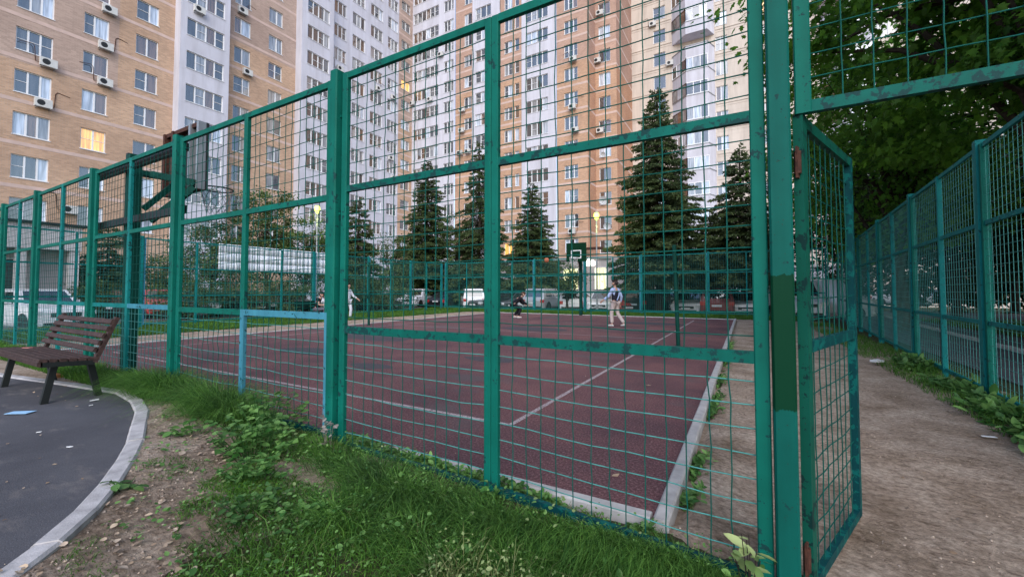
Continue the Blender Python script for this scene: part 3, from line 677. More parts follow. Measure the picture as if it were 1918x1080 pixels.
# ------------------------------------------------------------ fences
YF = 2.22
def wire_pts(a, b, bow, n=7):
    a = Vector(a); b = Vector(b); out = []; q = [Vector((random.gauss(0, bow*.35), random.gauss(0, bow*.35), random.gauss(0, bow*.35))) for _ in range(n+1)]
    hor = abs(b.z-a.z) < .3; s = random.uniform(-1, 1)*bow
    for k in range(n+1):
        t = k/n; p = a.lerp(b, t)+q[k]*(1 if 0 < k < n else 0)
        p += (Vector((0, s*.6, -abs(s)*1.2)) if hor else Vector((s*.5, s*.5, 0)))*4*t*(1-t)
        out.append(p)
    return out
def mesh_panel(parent, o, ux, x0, x1, z0a, z0b, z1, single, wr=.0033, sp=.102, bow=.006, mat='wire', pale=False):
    """crossed wires between u=x0..x1; bottom z0a..z0b; ux unit direction"""
    o = Vector(o); ux = Vector(ux); ny = Vector((-ux.y, ux.x, 0)); acc = MB()
    def put(p, q, off, m, seg):
        pts = wire_pts(p+ny*off, q+ny*off, bow, seg)
        if single: MB().tube(pts, wr, 5 if wr > .0025 else 4, cap=False).build('wire', M[m], parent, abs_=True, smooth=True)
        else: acc.tube(pts, wr, 3, cap=False)
    n = max(1, round((x1-x0)/sp))
    for k in range(1, n):
        x_ = x0+(x1-x0)*k/n+(random.uniform(-.008, .008) if single else 0); zb = z0a+(z0b-z0a)*(x_-x0)/(x1-x0)
        put(o+ux*x_+Vector((0, 0, zb)), o+ux*x_+Vector((0, 0, z1)), 0, mat, 9 if single else 1)
    m = max(1, round((z1-(z0a+z0b)/2)/sp))
    for k in range(1, m):
        za = z0a+(z1-z0a)*k/m+(random.uniform(-.004, .004) if single else 0); zb = z0b+(z1-z0b)*k/m+(random.uniform(-.006, .006) if single else 0)
        put(o+ux*x0+Vector((0, 0, za)), o+ux*x1+Vector((0, 0, zb)), .006, 'wire_pale' if pale else mat, 7 if single else 1)
    if not single:
        acc.build('wire_mesh', M['wire_pale' if pale else mat], parent, abs_=True, kind='stuff')
def bevbox(parent, name, x0, x1, y0, y1, z0, z1, mat, b=.005):
    mb = MB(); r = [(x0+b, y0), (x1-b, y0), (x1, y0+b), (x1, y1-b), (x1-b, y1), (x0+b, y1), (x0, y1-b), (x0, y0+b)]
    for k in range(8):
        p, q = r[k], r[(k+1) % 8]; mb.face([(*p, z0), (*q, z0), (*q, z1), (*p, z1)])
    mb.face([(*p, z1) for p in r]).face([(*p, z0) for p in r][::-1])
    return mb.build(name, M[mat], parent, abs_=True)

nf = empty('court_fence', (0, YF, 0), 0, 'tall green welded-mesh fence along the near side of the court, peeling rails', 'fence', 'mesh fences of the court')
SW = .062; FD = .032      # stile width and frame depth
def rail(x0, x1, za, zb, mat, h=.05, yc=YF):
    M_ = MB().bar((x0, yc, za), (x1, yc, zb), FD, h); return M_.build('rail', M[mat], nf, abs_=True)
def stile(xc, z0, z1, mat, w=SW): return bevbox(nf, 'stile', xc-w/2, xc+w/2, YF-FD/2-.004, YF+FD/2+.004, z0, z1, mat)
def post(xc, z1, w=.085, z0=-.3, mat='green'): return bevbox(nf, 'post', xc-w/2, xc+w/2, YF-w/2-.01, YF+w/2-.01, z0, z1, mat, .009)
# nearest panel, right of the double post
PX = [.142, -2.91, -5.70, -8.32, -11.05, -13.3, -15.8, -18.1]
gp = bevbox(nf, 'post', .142-.044, .142+.044, YF-.055, YF+.033, -.4, 3.6, 'green_post', .008)
post(PX[1], 3.09)
def panel(xr, xl, zt, zm, zl, zb_r, zb_m, zb_l, mid, mats, single, gapr=.008, gapl=.03, dbl=False, pale=False):
    a = xr-(.044+gapr); b = xl+(.044+gapl)
    if mats[0] == 'blue': stile(a-SW/2, zb_r-.025, zl+.03, 'blue'); stile(a-SW/2, zl+.0305, zt+.025, 'green')
    else: stile(a-SW/2, zb_r-.025, zt+.025, mats[0])
    stile(b+SW/2, zb_l-.025, zt+.025, mats[1])
    if dbl: stile(mid-.026, zb_m-.02, zt+.02, 'green', .05); stile(mid+.026, zb_m-.02, zt+.02, 'green', .05); hw = .051
    elif mats[0] == 'blue': stile(mid, zb_m-.02, zl+.03, 'blue'); stile(mid, zl+.0305, zt+.02, 'green'); hw = SW/2
    else: stile(mid, zb_m-.02, zt+.02, mats[2]); hw = SW/2
    for (x0, x1, zba, zbb, mt) in ((b+SW, mid-hw, zb_l, zb_m, mats[3]), (mid+hw, a-SW, zb_m, zb_r, mats[4])):
        rail(x0, x1, zt, zt, 'green'); rail(x0, x1, zm, zm, 'green_worn' if dbl else 'green'); rail(x0, x1, zl, zl, mt, .056); rail(x0, x1, zba, zbb, 'green_peel')
        mesh_panel(nf, (0, YF, 0), (1, 0, 0), x0, x1, zm, zm, zt, single, pale=False)
        mesh_panel(nf, (0, YF, 0), (1, 0, 0), x0, x1, zl, zl, zm, single, pale=False)
        mesh_panel(nf, (0, YF, 0), (1, 0, 0), x0, x1, zba, zbb, zl, single, bow=.009, pale=True)
panel(PX[0], PX[1], 3.03, 2.10, .975, -.02, .045, .07, -1.40, ('green', 'green', 'green', 'green_worn', 'green_worn'), True, dbl=True)
panel(PX[1], PX[2], 3.01, 2.055, 1.075, .12, .14, .17, -4.26, ('blue', 'green', 'teal', 'green', 'blue'), True)
for k in range(2, 7):
    post(PX[k], 3.08)
    panel(PX[k], PX[k+1], 3.01, 2.055, 1.09, .2, .2, .2, (PX[k]+PX[k+1])/2, ('teal', 'green', 'teal', 'green' if k > 2 else 'teal', 'blue' if k == 2 else 'teal'), False)
post(PX[7], 3.08)
# weld tabs between posts and frames
for zz in (.42, 1.9, 2.7):
    MB().box(PX[1]+.040, PX[1]+.056, YF-.012, YF+.0, zz, zz+.018).build('weld_tab', M['green'], nf, abs_=True)
    MB().box(PX[1]-.080, PX[1]-.040, YF-.012, YF, zz-.1, zz-.082).build('weld_tab', M['green'], nf, abs_=True)
# lintel panel above the gateway
gl = empty('gateway_panel', (.8, YF, 2.1), 0, 'green framed mesh panel above the open gateway, top right', 'fence panel')
def gbar(n, a, b, w, h, mt='green'): return MB().bar(a, b, w, h).build(n, M[mt], gl, abs_=True)
lx0, lx1 = .205, 1.42
bevbox(gl, 'stile', lx0, lx0+SW, YF-.02, YF+.016, 2.068, 3.056, 'green')
bevbox(gl, 'stile', lx1-SW, lx1, YF-.02, YF+.016, 2.068, 3.056, 'green')
gbar('rail', (lx0+SW, YF, 2.095), (lx1-SW, YF, 2.095), FD, .052, 'green_worn'); gbar('rail', (lx0+SW, YF, 3.03), (lx1-SW, YF, 3.03), FD, .052)
mesh_panel(gl, (0, YF, 0), (1, 0, 0), lx0+SW, lx1-SW, 2.12, 2.12, 3.0, True, wr=.0030, sp=.107, mat='wire')
# gate leaf standing open, swung towards the court
GA = math.atan2(.93, .34)
gt_ = empty('gate', (.215, YF-.005, .02), GA, 'open green mesh gate leaf hanging ajar from the post, rusty hinges', 'gate')
gate_l = .985
def gb(n, x0, x1, z0, z1, mt='green_gate', d=.03): return MB().box(x0, x1, -d/2, d/2, z0, z1).build(n, M[mt], gt_)
gb('stile', 0, .062, -.06, 2.05, d=.038); gb('stile', gate_l-.05, gate_l, -.04, 2.05, 'green_peel', .034)
gb('rail', .062, gate_l-.05, 2.0, 2.05); gb('rail', .062, gate_l-.05, .985, 1.035, 'green_peel'); gb('rail', .062, gate_l-.05, -.045, .0, 'green_peel')
def gw(a, b):
    pts = wire_pts(a, b, .005, 7); MB().tube(pts, .0029, 5, cap=False).build('wire', M['wire'], gt_, smooth=True)
for z0, z1 in ((0, .985), (1.035, 2.0)):
    for k in range(1, 9): x_ = .062+(gate_l-.112)*k/9; gw((x_, 0, z0), (x_, 0, z1))
    for k in range(1, 10): z_ = z0+(z1-z0)*k/10; gw((.062, .005, z_), (gate_l-.05, .005, z_+random.uniform(-.01, .01)))
for z_ in (.06, 1.78):
    MB().lathe([(.0, 0), (.014, 0), (.014, .10), (0, .10)], 10, (-.012, 0, z_)).box(-.03, 0, -.004, .004, z_-.02, z_+.12).build('hinge', M['rust'], gt_, smooth=False)

# fences further off: one thing per side
def fence_side(lab, p0, d, posts, top, zb, mids, rails, mat='teal', two_tone=True, gate=None, pmat2='blue', wsingle=False, wr=.0028):
    p0 = Vector(p0); d = Vector(d).normalized()
    e = empty('court_fence', tuple(p0), 0, lab, 'fence', 'mesh fences of the court'); ny = Vector((-d.y, d.x, 0))
    rz = math.atan2(d.y, d.x)
    for k, s in enumerate(posts):
        c = p0+d*s; big = k % 2 == 0; w = .10 if big else .06
        Mx = Matrix.Translation(c) @ Matrix.Rotation(rz, 4, 'Z')
        MB().box(-w/2, w/2, -w/2, w/2, zb-.25, top+(.06 if big else 0), M=Mx).build('post', M[mat], e, abs_=True)
        if big and two_tone:
            MB().box(-w/2-.062, -w/2-.008, -.03, .03, zb, top, M=Mx).build('stile', M[pmat2], e, abs_=True)
    for a, b in zip(posts[:-1], posts[1:]):
        if gate and a >= gate[0]-.01 and b <= gate[1]+.01:
            q = p0+d*a; r = p0+d*b
            MB().bar(q+Vector((0, 0, top)), r+Vector((0, 0, top)), .03, .05).build('rail', M[mat], e, abs_=True)
            MB().bar(q+Vector((0, 0, 2.1)), r+Vector((0, 0, 2.1)), .03, .06).build('rail', M[mat], e, abs_=True)
            mesh_panel(e, p0, d, a+.05, b-.05, 2.12, 2.12, top, False, mat='wire_pale', wr=wr); continue
        for z_ in rails:
            q = p0+d*(a+.05)+Vector((0, 0, z_)); r = p0+d*(b-.05)+Vector((0, 0, z_))
            MB().bar(q, r, .03, .05).build('rail', M[mat], e, abs_=True)
        mesh_panel(e, p0, d, a+.05, b-.05, zb+.05, zb+.05, top, wsingle, mat='wire_pale' if not wsingle else 'wire', wr=wr, bow=.004)
    return e
lf = fence_side('teal mesh fence closing the left side of the court', (-18.2, 22.7, 0), (0, -1, 0), [0.4, 1.9, 3.4, 5.05, 6.7, 8.4, 10.04, 11.63, 13.3, 14.94, 16.6, 18.2, 19.8], 3.14, .12, None, (3.12, 2.12, 1.12, .15), gate=(.4, 3.4))
ff = fence_side('teal mesh fence across the far end of the court, before the parked cars', (-18.1, 22.7, 0), (1, 0, 0), [0, 1.75, 3.5, 5.25, 6.85, 8.45, 10.1, 11.7, 13.25, 14.95, 16.5, 18.15, 19.8, 21.2], 3.20, .15, None, (3.17, 2.2, 1.2, .18))
dr = Vector((.072, 1, 0)).normalized()
rf = fence_side('green mesh fence along the dirt path at the right, before dark trees', tuple(Vector((2.2, 3.55, 0))), dr, [0, 1.7, 3.4, 5.0, 6.65, 8.35, 9.95, 11.65, 13.35, 15.0, 16.6, 18.3, 19.9], 3.0, .1, None, (2.98, 2.07, .91, .12), mat='teal', pmat2='green', wr=.0026)
rk = empty('fence_kerb', (2.2, 3.5, 0), kind='structure')
for k in range(20):
    a = Vector((2.22, 2.6))+Vector((.072, 1))*k; b = a+Vector((.072, 1)); stone(a, b, .09, -.05, .10, M['kerb_path'], rk)

# ------------------------------------------------------------ basketball stands
hs = empty('basketball_stand', (-7.45, 2.42, 0), 0, 'near basketball stand, dark post and rusty-backed board seen from behind', 'basketball hoop', 'basketball stands')
MB().box(-7.66, -7.52, 2.36, 2.50, .0, 3.22).build('post', M['pole'], hs, abs_=True)
MB().box(-7.74, -7.662, 2.38, 2.50, 1.9, 3.26).build('side_plate', M['black_steel'], hs, abs_=True)
for z_ in (2.99, 2.25): MB().bar((-8.6, 2.31, z_), (-5.74, 2.31, z_), .05, .09).build('cross_beam', M['black_steel'], hs, abs_=True)
for x_ in (-7.63, -7.54):
    MB().bar((x_, 2.5, 2.98), (x_, 2.95, 3.0), .06, .07).build('arm', M['pole'], hs, abs_=True)
MB().bar((-7.44, 2.5, 2.45), (-7.44, 2.93, 2.98), .06, .07).build('brace', M['pole'], hs, abs_=True)
MB().bar((-7.50, 2.6, 2.98), (-6.98, 2.93, 2.86), .05, .09).build('brace', M['pole'], hs, abs_=True)
MB().bar((-7.50, 2.6, 2.3), (-7.0, 2.93, 2.8), .05, .09).build('brace', M['pole'], hs, abs_=True)
bd = MB().box(-8.08, -6.93, 3.03, 3.07, 2.78, 3.78).build('backboard', M['steel_dark'], hs, abs_=True)
for x_ in (-8.08, -7.80, -7.24, -6.99): MB().box(x_, x_+.06, 2.93, 3.03, 2.78, 3.78).build('frame_bar', M['rust'] if x_ < -7.5 else M['galv'], hs, abs_=True)
for z_ in (2.78, 3.72): MB().box(-8.02, -7.0, 2.95, 3.028, z_, z_+.06).build('frame_bar', M['rust'], hs, abs_=True)
def hoop(parent, c, s, netmat, r=.225):
    c = Vector(c); b = MB(); n = 20
    ring = [c+Vector((r*math.cos(2*math.pi*k/n), r*math.sin(2*math.pi*k/n), 0)) for k in range(n+1)]
    b.tube(ring, .011, 6); back = c+Vector((0, -s*(r+.13), 0))
    b.bar(c+Vector((-.08, -s*r*.93, 0)), back+Vector((-.08, 0, 0)), .02, .02).bar(c+Vector((.08, -s*r*.93, 0)), back+Vector((.08, 0, 0)), .02, .02)
    o = b.build('rim', M['black_steel'] if netmat == 'galv' else M['paper'], parent, abs_=True)
    nt = MB(); m = 10
    for k in range(m):
        for sgn in (1, -1):
            pts = []
            for j in range(6):
                t = j/5; a = 2*math.pi*(k+sgn*j*.5)/m; rr = r*(1-.42*t); pts.append(c+Vector((rr*math.cos(a), rr*math.sin(a), -.40*t)))
            nt.tube(pts, .0045, 3, cap=False)
    nt.build('net', M[netmat], parent, abs_=True)
hoop(hs, (-7.45, 3.43, 2.93), 1, 'galv')
hf = empty('basketball_stand', (-7.75, 20.75, 0), 0, 'far basketball stand with green board and white square, net hanging', 'basketball hoop', 'basketball stands')
MB().box(-7.72, -7.58, 20.9, 21.04, 0, 3.1).build('post', M['pole'], hf, abs_=True)
MB().tube([(-7.65, 20.97, 2.3), (-7.65, 20.75, 2.75), (-7.65, 20.42, 3.05)], .045, 8).tube([(-7.65, 20.97, 3.05), (-7.65, 20.42, 3.2)], .04, 8).build('arm', M['black_steel'], hf, abs_=True)
MB().box(-8.22, -7.12, 20.36, 20.40, 2.82, 3.80).build('backboard', M['green_dark'], hf, abs_=True)
wq = MB()
for a in ((-7.95, -7.39, 3.37, 3.42), (-7.95, -7.39, 2.98, 3.03)): wq.box(a[0], a[1], 20.350, 20.357, a[2], a[3])
wq.box(-7.95, -7.90, 20.350, 20.357, 3.03, 3.37).box(-7.44, -7.39, 20.350, 20.357, 3.03, 3.37).build('target_square', M['paper'], hf, abs_=True)
hoop(hf, (-7.67, 20.0, 3.0), -1, 'paper')
# volleyball posts
for (x_, y_, lab) in ((-1.37, 10.2, 'dark green net post on the court before the black car, slightly leaning'), (-12.3, 10.85, 'dark green net post at the left edge of the court near the sand')):
    vp = empty('net_post', (x_, y_, 0), 0, lab, 'post', 'net posts on the court')
    MB().lathe([(.045, 0), (.045, 2.35), (.0, 2.36)], 12).lathe([(.0, 0), (.09, 0.0), (.09, .012), (.046, .014)], 12).build('pole', M['pole'], vp, smooth=False)
    MB().box(-.02, .02, -.09, -.045, 1.0, 1.12).box(-.012, .012, -.075, -.045, 2.2, 2.26).build('net_bracket', M['pole'], vp)
    if x_ > -5: vp.rotation_euler = (0, R(-1.5), 0)
# banner on the left fence
bn = empty('banner', (-18.33, 11, 2.1), 0, 'blank white banner tied outside the left fence', 'banner')
mb = MB(); nb = 24
for k in range(nb):
    y0_, y1_ = 8.54+4.95*k/nb, 8.54+4.95*(k+1)/nb; d0 = -18.31+.02*math.sin(y0_*1.7); d1 = -18.31+.02*math.sin(y1_*1.7)
    for j in range(3):
        za, zb = 2.1+.36*j, 2.1+.36*(j+1)
        mb.face([(d0, y0_, za), (d1, y1_, za), (d1, y1_, zb), (d0, y0_, zb)])
b_ = mb.build('cloth', M['banner'], bn, abs_=True, smooth=True)
sm = b_.modifiers.new('thick', 'SOLIDIFY'); sm.thickness = .004

# ------------------------------------------------------------ bench
be = empty('park_bench', (-6.56, 1.445, .205), 0, 'brown slatted bench with black steel legs at the asphalt edge', 'bench', 'benches')
BL = 1.68; x0 = -BL/2; x1 = BL/2
def slat(y0, z0, w, t, tilt=0, xa=x0, xb=x1, name='seat_slat'):
    Mx = Matrix.Translation((0, y0, z0)) @ Matrix.Rotation(tilt, 4, 'X'); b = .006; mb = MB()
    pr = [(-w/2+b, -t/2), (w/2-b, -t/2), (w/2, -t/2+b), (w/2, t/2-b), (w/2-b, t/2), (-w/2+b, t/2), (-w/2, t/2-b), (-w/2, -t/2+b)]
    A = [Mx @ Vector((xa, p, q)) for p, q in pr]; B = [Mx @ Vector((xb, p, q)) for p, q in pr]
    for k in range(8): mb.face([A[k], A[(k+1) % 8], B[(k+1) % 8], B[k]])
    mb.face(A[::-1]); mb.face(B); mb.build(name, M['wood_brown'], be)
for k in range(6): slat(-.225+.066*k, .423-.005*k, .056, .03, R(-4))
slat(-.245, .392, .035, .045)
for k in range(5): slat(.128+.031*k, .485+.068*k, .052, .024, R(65), name='back_slat')
for s in (-1, 1):
    xx = s*(BL/2-.13)
    MB().bar((xx, -.185, 0), (xx, -.12, .385), .05, .05, (0, 1, 0)).build('leg', M['black_steel'], be)
    MB().bar((xx, .20, 0), (xx, .12, .385), .05, .05, (0, 1, 0)).build('leg', M['black_steel'], be)
    xe = s*(BL/2-.025)
    MB().bar((xe, -.24, .385), (xe, .13, .36), .05, .045).build('seat_frame', M['black_steel'], be)
    MB().bar((xe, .13, .36), (xe, .295, .80), .055, .035, (0, 1, 0)).build('back_frame', M['wood_brown'], be)
# ------------------------------------------------------------ trees
def trunk_mb(h, r, lean=(0, 0), n=9, seg=7):
    mb = MB(); pts = [Vector((lean[0]*(k/seg)**1.4+random.gauss(0, r*.25)*(k > 0), lean[1]*(k/seg)**1.4+random.gauss(0, r*.25)*(k > 0), h*k/seg)) for k in range(seg+1)]
    mb.tube(pts, [r*(1.25 if k == 0 else 1)*(1-.75*k/seg) for k in range(seg+1)], n); return mb, pts
def spruce(loc, H, Rr, lab, z_low=.9, n_wh=None, droop=.25, dens=1.0, gap=0):
    e = empty('spruce_tree', loc, random.random()*6, lab, 'tree', 'trees round the court')
    mb, pts = trunk_mb(H*.985, .011*H+.05); 
    P = []; D = []; S = []; V_ = []
    n_wh = n_wh or int(H*3.1); tw = MB()
    for i in range(n_wh):
        t = i/n_wh; z = z_low+(H-z_low)*t**.95; rad = Rr*1.1*(1-t)**.80*(.85+.3*random.random())+.12
        nb = int(9+7*(1-t)); a0 = random.random()*6
        for b in range(nb):
            if random.random() < gap: continue
            a = a0+2*math.pi*b/nb+random.uniform(-.25, .25); L = rad*random.uniform(.6, 1.18); zz = z+random.uniform(-.3, .3)
            up = .18 if t > .7 else -.05; c = np.array([math.cos(a), math.sin(a), 0]); side = np.array([-c[1], c[0], 0])
            m = max(4, int(L*dens*80)); s = np.sqrt(RNG.random(m))*.95+.05
            zc = up*L*s-droop*L*s*s*1.2+droop*.55*L*s**4
            w = L*.24*(1-s*.65)*RNG.uniform(-1, 1, m)
            p = np.outer(s*L, c)+np.outer(w, side); p[:, 2] = zz+zc-np.abs(w)*.25+RNG.uniform(-.03, .03, m)
            q = np.outer(np.full(m, .75), c)+np.outer(w*2.2, side)+RNG.normal(0, .4, (m, 3)); q[:, 2] -= .35+.5*RNG.random(m)-(.45 if t > .85 else 0)
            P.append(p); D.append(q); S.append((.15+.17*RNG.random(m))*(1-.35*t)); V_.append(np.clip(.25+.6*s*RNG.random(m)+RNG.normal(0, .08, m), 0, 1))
            if L > .5: tw.tube([(0, 0, zz), tuple(c*L*.5+np.array([0, 0, zz+up*L*.5-droop*L*.3])), tuple(c*L*.9+np.array([0, 0, zz+up*L*.9-droop*L*.7]))], [.025, .016, .006], 3, cap=False)
    b = len(mb.v); mb.v += tw.v; mb.f += [tuple(i+b for i in f) for f in tw.f]; mb.m += tw.m
    mb.build('trunk', M['bark'], e)
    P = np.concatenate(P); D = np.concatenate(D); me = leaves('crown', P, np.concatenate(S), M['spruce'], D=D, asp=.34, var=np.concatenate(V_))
    link('crown', me, e); return e
def leafy(loc, H, Rx, lab, n=9000, z_low=.3, lsz=.11, mat='leaf_far', nclump=90, name='leafy_tree', cl=.42, trunk=True, shape=4, Ry=None, trunk_r=.11, cat='tree', grp='trees round the court', flat=.55, bark='bark'):
    e = empty(name, loc, 0, lab, cat, grp)
    zc = (H*(1+z_low))/2; rz = H*(1-z_low)/2; Ry = Ry or Rx
    C = RNG.normal(size=(nclump, 3)); C = unit(C)*(RNG.random((nclump, 1))**.45)
    C *= np.array([Rx, Ry, rz])*(1-.12*RNG.random((nclump, 1))); C[:, 2] += zc
    per = max(4, n//nclump); K = np.repeat(C, per, 0); rr = cl*(.6+.8*np.repeat(RNG.random(nclump), per))[:, None]
    off = RNG.normal(size=K.shape)*np.array([.6, .6, .36])*rr; P = K+off
    outw = unit(K-np.array([0, 0, zc])); D = outw*.7+RNG.normal(0, .7, K.shape); D[:, 2] -= .45
    var = np.clip(np.repeat(RNG.random(nclump), per)*.55+RNG.random(len(K))*.45, 0, 1)
    me = leaves('crown', P, lsz*(.65+.7*RNG.random(len(P))), M[mat], D=D, flat=flat, asp=.8 if shape != 4 else .7, var=var, shape=shape)
    link('crown', me, e)
    if trunk:
        mb, pts = trunk_mb(zc*1.05, trunk_r)
        for k in range(0, nclump, max(1, nclump//26)):
            j = random.randint(2, len(pts)-1); a = pts[j]; c = Vector(C[k]); mdl = a.lerp(c, .5)+Vector((0, 0, .12*rz))
            mb.tube([a, mdl, c], [trunk_r*.38, trunk_r*.22, trunk_r*.06], 5, cap=False)
        mb.build('trunk', M[bark], e)
    return e
def dY(px, Y_): return Y_/(.4924*(px-959)/FPX+.8704)
def at_g(px, dep, z=0): p = W(px, 545, dep); return (p.x, p.y, z)
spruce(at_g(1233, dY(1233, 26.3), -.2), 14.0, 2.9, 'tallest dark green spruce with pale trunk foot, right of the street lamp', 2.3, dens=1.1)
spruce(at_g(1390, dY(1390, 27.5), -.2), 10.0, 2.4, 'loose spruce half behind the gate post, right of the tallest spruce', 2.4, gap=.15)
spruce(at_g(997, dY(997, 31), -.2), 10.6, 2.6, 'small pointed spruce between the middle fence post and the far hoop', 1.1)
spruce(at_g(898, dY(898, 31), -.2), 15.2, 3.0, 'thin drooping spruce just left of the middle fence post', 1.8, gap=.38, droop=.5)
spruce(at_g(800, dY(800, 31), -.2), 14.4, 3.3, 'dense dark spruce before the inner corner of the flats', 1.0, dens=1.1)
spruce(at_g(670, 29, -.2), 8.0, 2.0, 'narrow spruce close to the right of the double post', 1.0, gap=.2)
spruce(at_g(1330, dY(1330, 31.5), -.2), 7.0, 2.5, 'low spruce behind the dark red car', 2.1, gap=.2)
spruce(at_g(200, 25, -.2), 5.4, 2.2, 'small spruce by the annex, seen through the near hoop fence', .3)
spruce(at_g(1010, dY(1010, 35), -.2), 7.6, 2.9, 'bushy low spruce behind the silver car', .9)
leafy(at_g(498, 25, -.1), 7.8, 2.4, 'round leafy tree above the white banner', 11000, .22, .13, nclump=110)
leafy(at_g(395, 24, -.1), 5.6, 2.3, 'spreading low tree left of the white banner', 9000, .2, .13, nclump=90)
leafy(at_g(572, 27, -.1), 6.6, 2.2, 'leafy tree around the left street lamp', 9000, .2, .13, nclump=90)
leafy(at_g(625, 28, -.1), 5.6, 2.0, 'leafy tree behind the double post', 7000, .2, .13, nclump=80)
leafy(at_g(735, 28.5, -.1), 5.4, 1.7, 'small leafy tree left of the dense spruce', 5000, .25, .12, nclump=60)
leafy(at_g(855, dY(855, 30), -.1), 8.6, 2.0, 'leafy tree between the dense spruce and the drooping one', 5000, .3, .12, nclump=60)
leafy(at_g(1062, 28.5, -.1), 3.2, 1.4, 'low leafy tree before the lit shop window', 3000, .35, .12, nclump=40)
leafy(at_g(302, 25, -.1), 3.9, 1.7, 'low bushy tree between near hoop and banner', 5000, .12, .12, nclump=60)
for k, (px, dep, H, rx, lab) in enumerate([(350, 20.3, 2.3, 1.5, 'bush outside the left fence below the low tree'), (455, 22.5, 2.5, 1.8, 'wide bush below the left half of the banner'), (545, 24, 2.4, 1.7, 'bush below the right half of the banner'), (665, 26.5, 2.7, 1.7, 'bush just right of the double post'), (735, 27, 2.5, 1.6, 'bush before the gap in the left fence'), (860, 38, 2.8, 1.8, 'bush under the drooping spruce'), (205, 22, 2.0, 1.5, 'bush by the white-pillared annex'), (1430, 34, 2.6, 1.6, 'bush behind the gate post at the far end')]):
    leafy(at_g(px, dep, -.1), H, rx, lab, 4200, .0, .10, nclump=50, name='bush', cl=.36, trunk=True, cat='bush', grp='bushes round the court', trunk_r=.04)
# pale whitewashed foot of the tallest spruce
p = at_g(1233, 26.7, 0)
# trees on the right
t1 = leafy((4.7, 10.6, 0), 11.5, 5.0, 'big maple leaning over the dirt path, leaves against the cream flats', 34000, .30, .15, mat='maple', nclump=360, name='maple_tree', cl=.52, shape=9, Ry=5.0, trunk_r=.24, bark='bark')
leafy((4.4, 17.8, 0), 10.0, 4.0, 'dark maple next along the path behind the leaning one', 20000, .24, .17, mat='maple', nclump=300, name='maple_tree', cl=.6, Ry=4.0, trunk_r=.2)
leafy((4.6, 25.5, 0), 9.5, 4.0, 'dark tree closing the far end of the dirt path', 18000, .22, .18, mat='leaf_dark', nclump=220, cl=.6, trunk_r=.18)
leafy((7.0, 2.2, 0), 10.5, 3.8, 'added maple out of view beside the gateway, shading the right fence', 14000, .30, .17, mat='maple', nclump=240, name='maple_tree', cl=.55, trunk_r=.2)  # unseen tree, added to shade the right fence
leafy((9.5, 6.5, 0), 12, 4.5, 'dark tree high at the right behind the park path', 22000, .22, .18, mat='leaf_dark', nclump=300, cl=.65, trunk_r=.22)
leafy((10.5, 14.0, 0), 8.5, 5.0, 'broad dark tree deep in the park, right of the path', 18000, .14, .2, mat='leaf_dark', nclump=240, cl=.7, trunk_r=.2)
leafy((12.5, 22.5, 0), 8.5, 5.5, 'broad dark tree in the far park corner', 16000, .12, .22, mat='leaf_dark', nclump=220, cl=.8, trunk_r=.2)
leafy((17, 9, 0), 11, 5.5, 'dark tree at the park edge behind the right fence', 16000, .1, .22, mat='leaf_dark', nclump=220, cl=.8, trunk_r=.2)
leafy((19.5, 17, 0), 11, 6, 'dark tree far behind the right fence', 14000, .1, .24, mat='leaf_dark', nclump=200, cl=.9, trunk_r=.2)
leafy((9.0, 28.5, 0), 9, 4.5, 'dark tree behind the white van', 12000, .2, .22, mat='leaf_dark', nclump=160, cl=.8, trunk_r=.18)
for (x_, y_, h_, r_, lab) in ((7.8, 33, 10, 4, 'dark tree behind the far cars at the end of the park path'), (13.5, 35, 11, 5, 'dark tree behind the pale cars in the park'), (15.5, 28.5, 10, 4.5, 'dark tree above the pale cars in the park'), (21, 27, 11, 5, 'dark tree at the back right of the park')):
    leafy((x_, y_, 0), h_, r_, lab, 16000, .20, .24, mat='leaf_dark', nclump=200, cl=.8, trunk_r=.18)
leafy((15, 41, 0), 4.2, 12, 'long dark hedge behind the cars of the park', 22000, .0, .26, mat='leaf_dark', nclump=320, cl=.8, name='hedge', Ry=1.5, trunk=False, cat='hedge', grp='hedges')
leafy((24, 11, 0), 3.4, 9, 'long dark hedge at the back of the park', 16000, .0, .2, mat='leaf_dark', nclump=240, cl=.8, name='hedge', Ry=16, trunk=False, cat='hedge', grp='hedges')
for (x_, y_, h_, r_, lab) in ((6.9, 7.2, 6, .13, 'slim bare trunk beyond the right fence nearest the frame edge'), (7.4, 12.8, 7, .15, 'dark trunk rising behind the second right fence post'), (8.2, 20, 7, .14, 'dark trunk farthest along the park path')):
    e = empty('tree', (x_, y_, 0), 0, lab, 'tree', 'trees round the court'); mb, pts = trunk_mb(h_, r_, (random.uniform(-.5, .5), 0))
    mb.tube([pts[4], pts[4]+Vector((.8, .3, .9)), pts[4]+Vector((1.3, .5, 2))], [r_*.5, r_*.35, r_*.1], 6).tube([pts[5], pts[5]+Vector((-.7, .3, .8)), pts[5]+Vector((-1.2, .5, 1.7))], [r_*.5, r_*.3, r_*.1], 6)
    mb.build('trunk', M['bark'], e)
    C = np.array([[1.3, .5, h_*.57+2.1], [-1.2, .5, h_*.71+1.8], [0, 0, h_+.3]]); K = np.repeat(C, 700, 0)
    link('crown', leaves('crown', K+RNG.normal(0, .75, K.shape), .15, M['leaf_dark'], flat=.5, droop=.3, asp=.7), e)

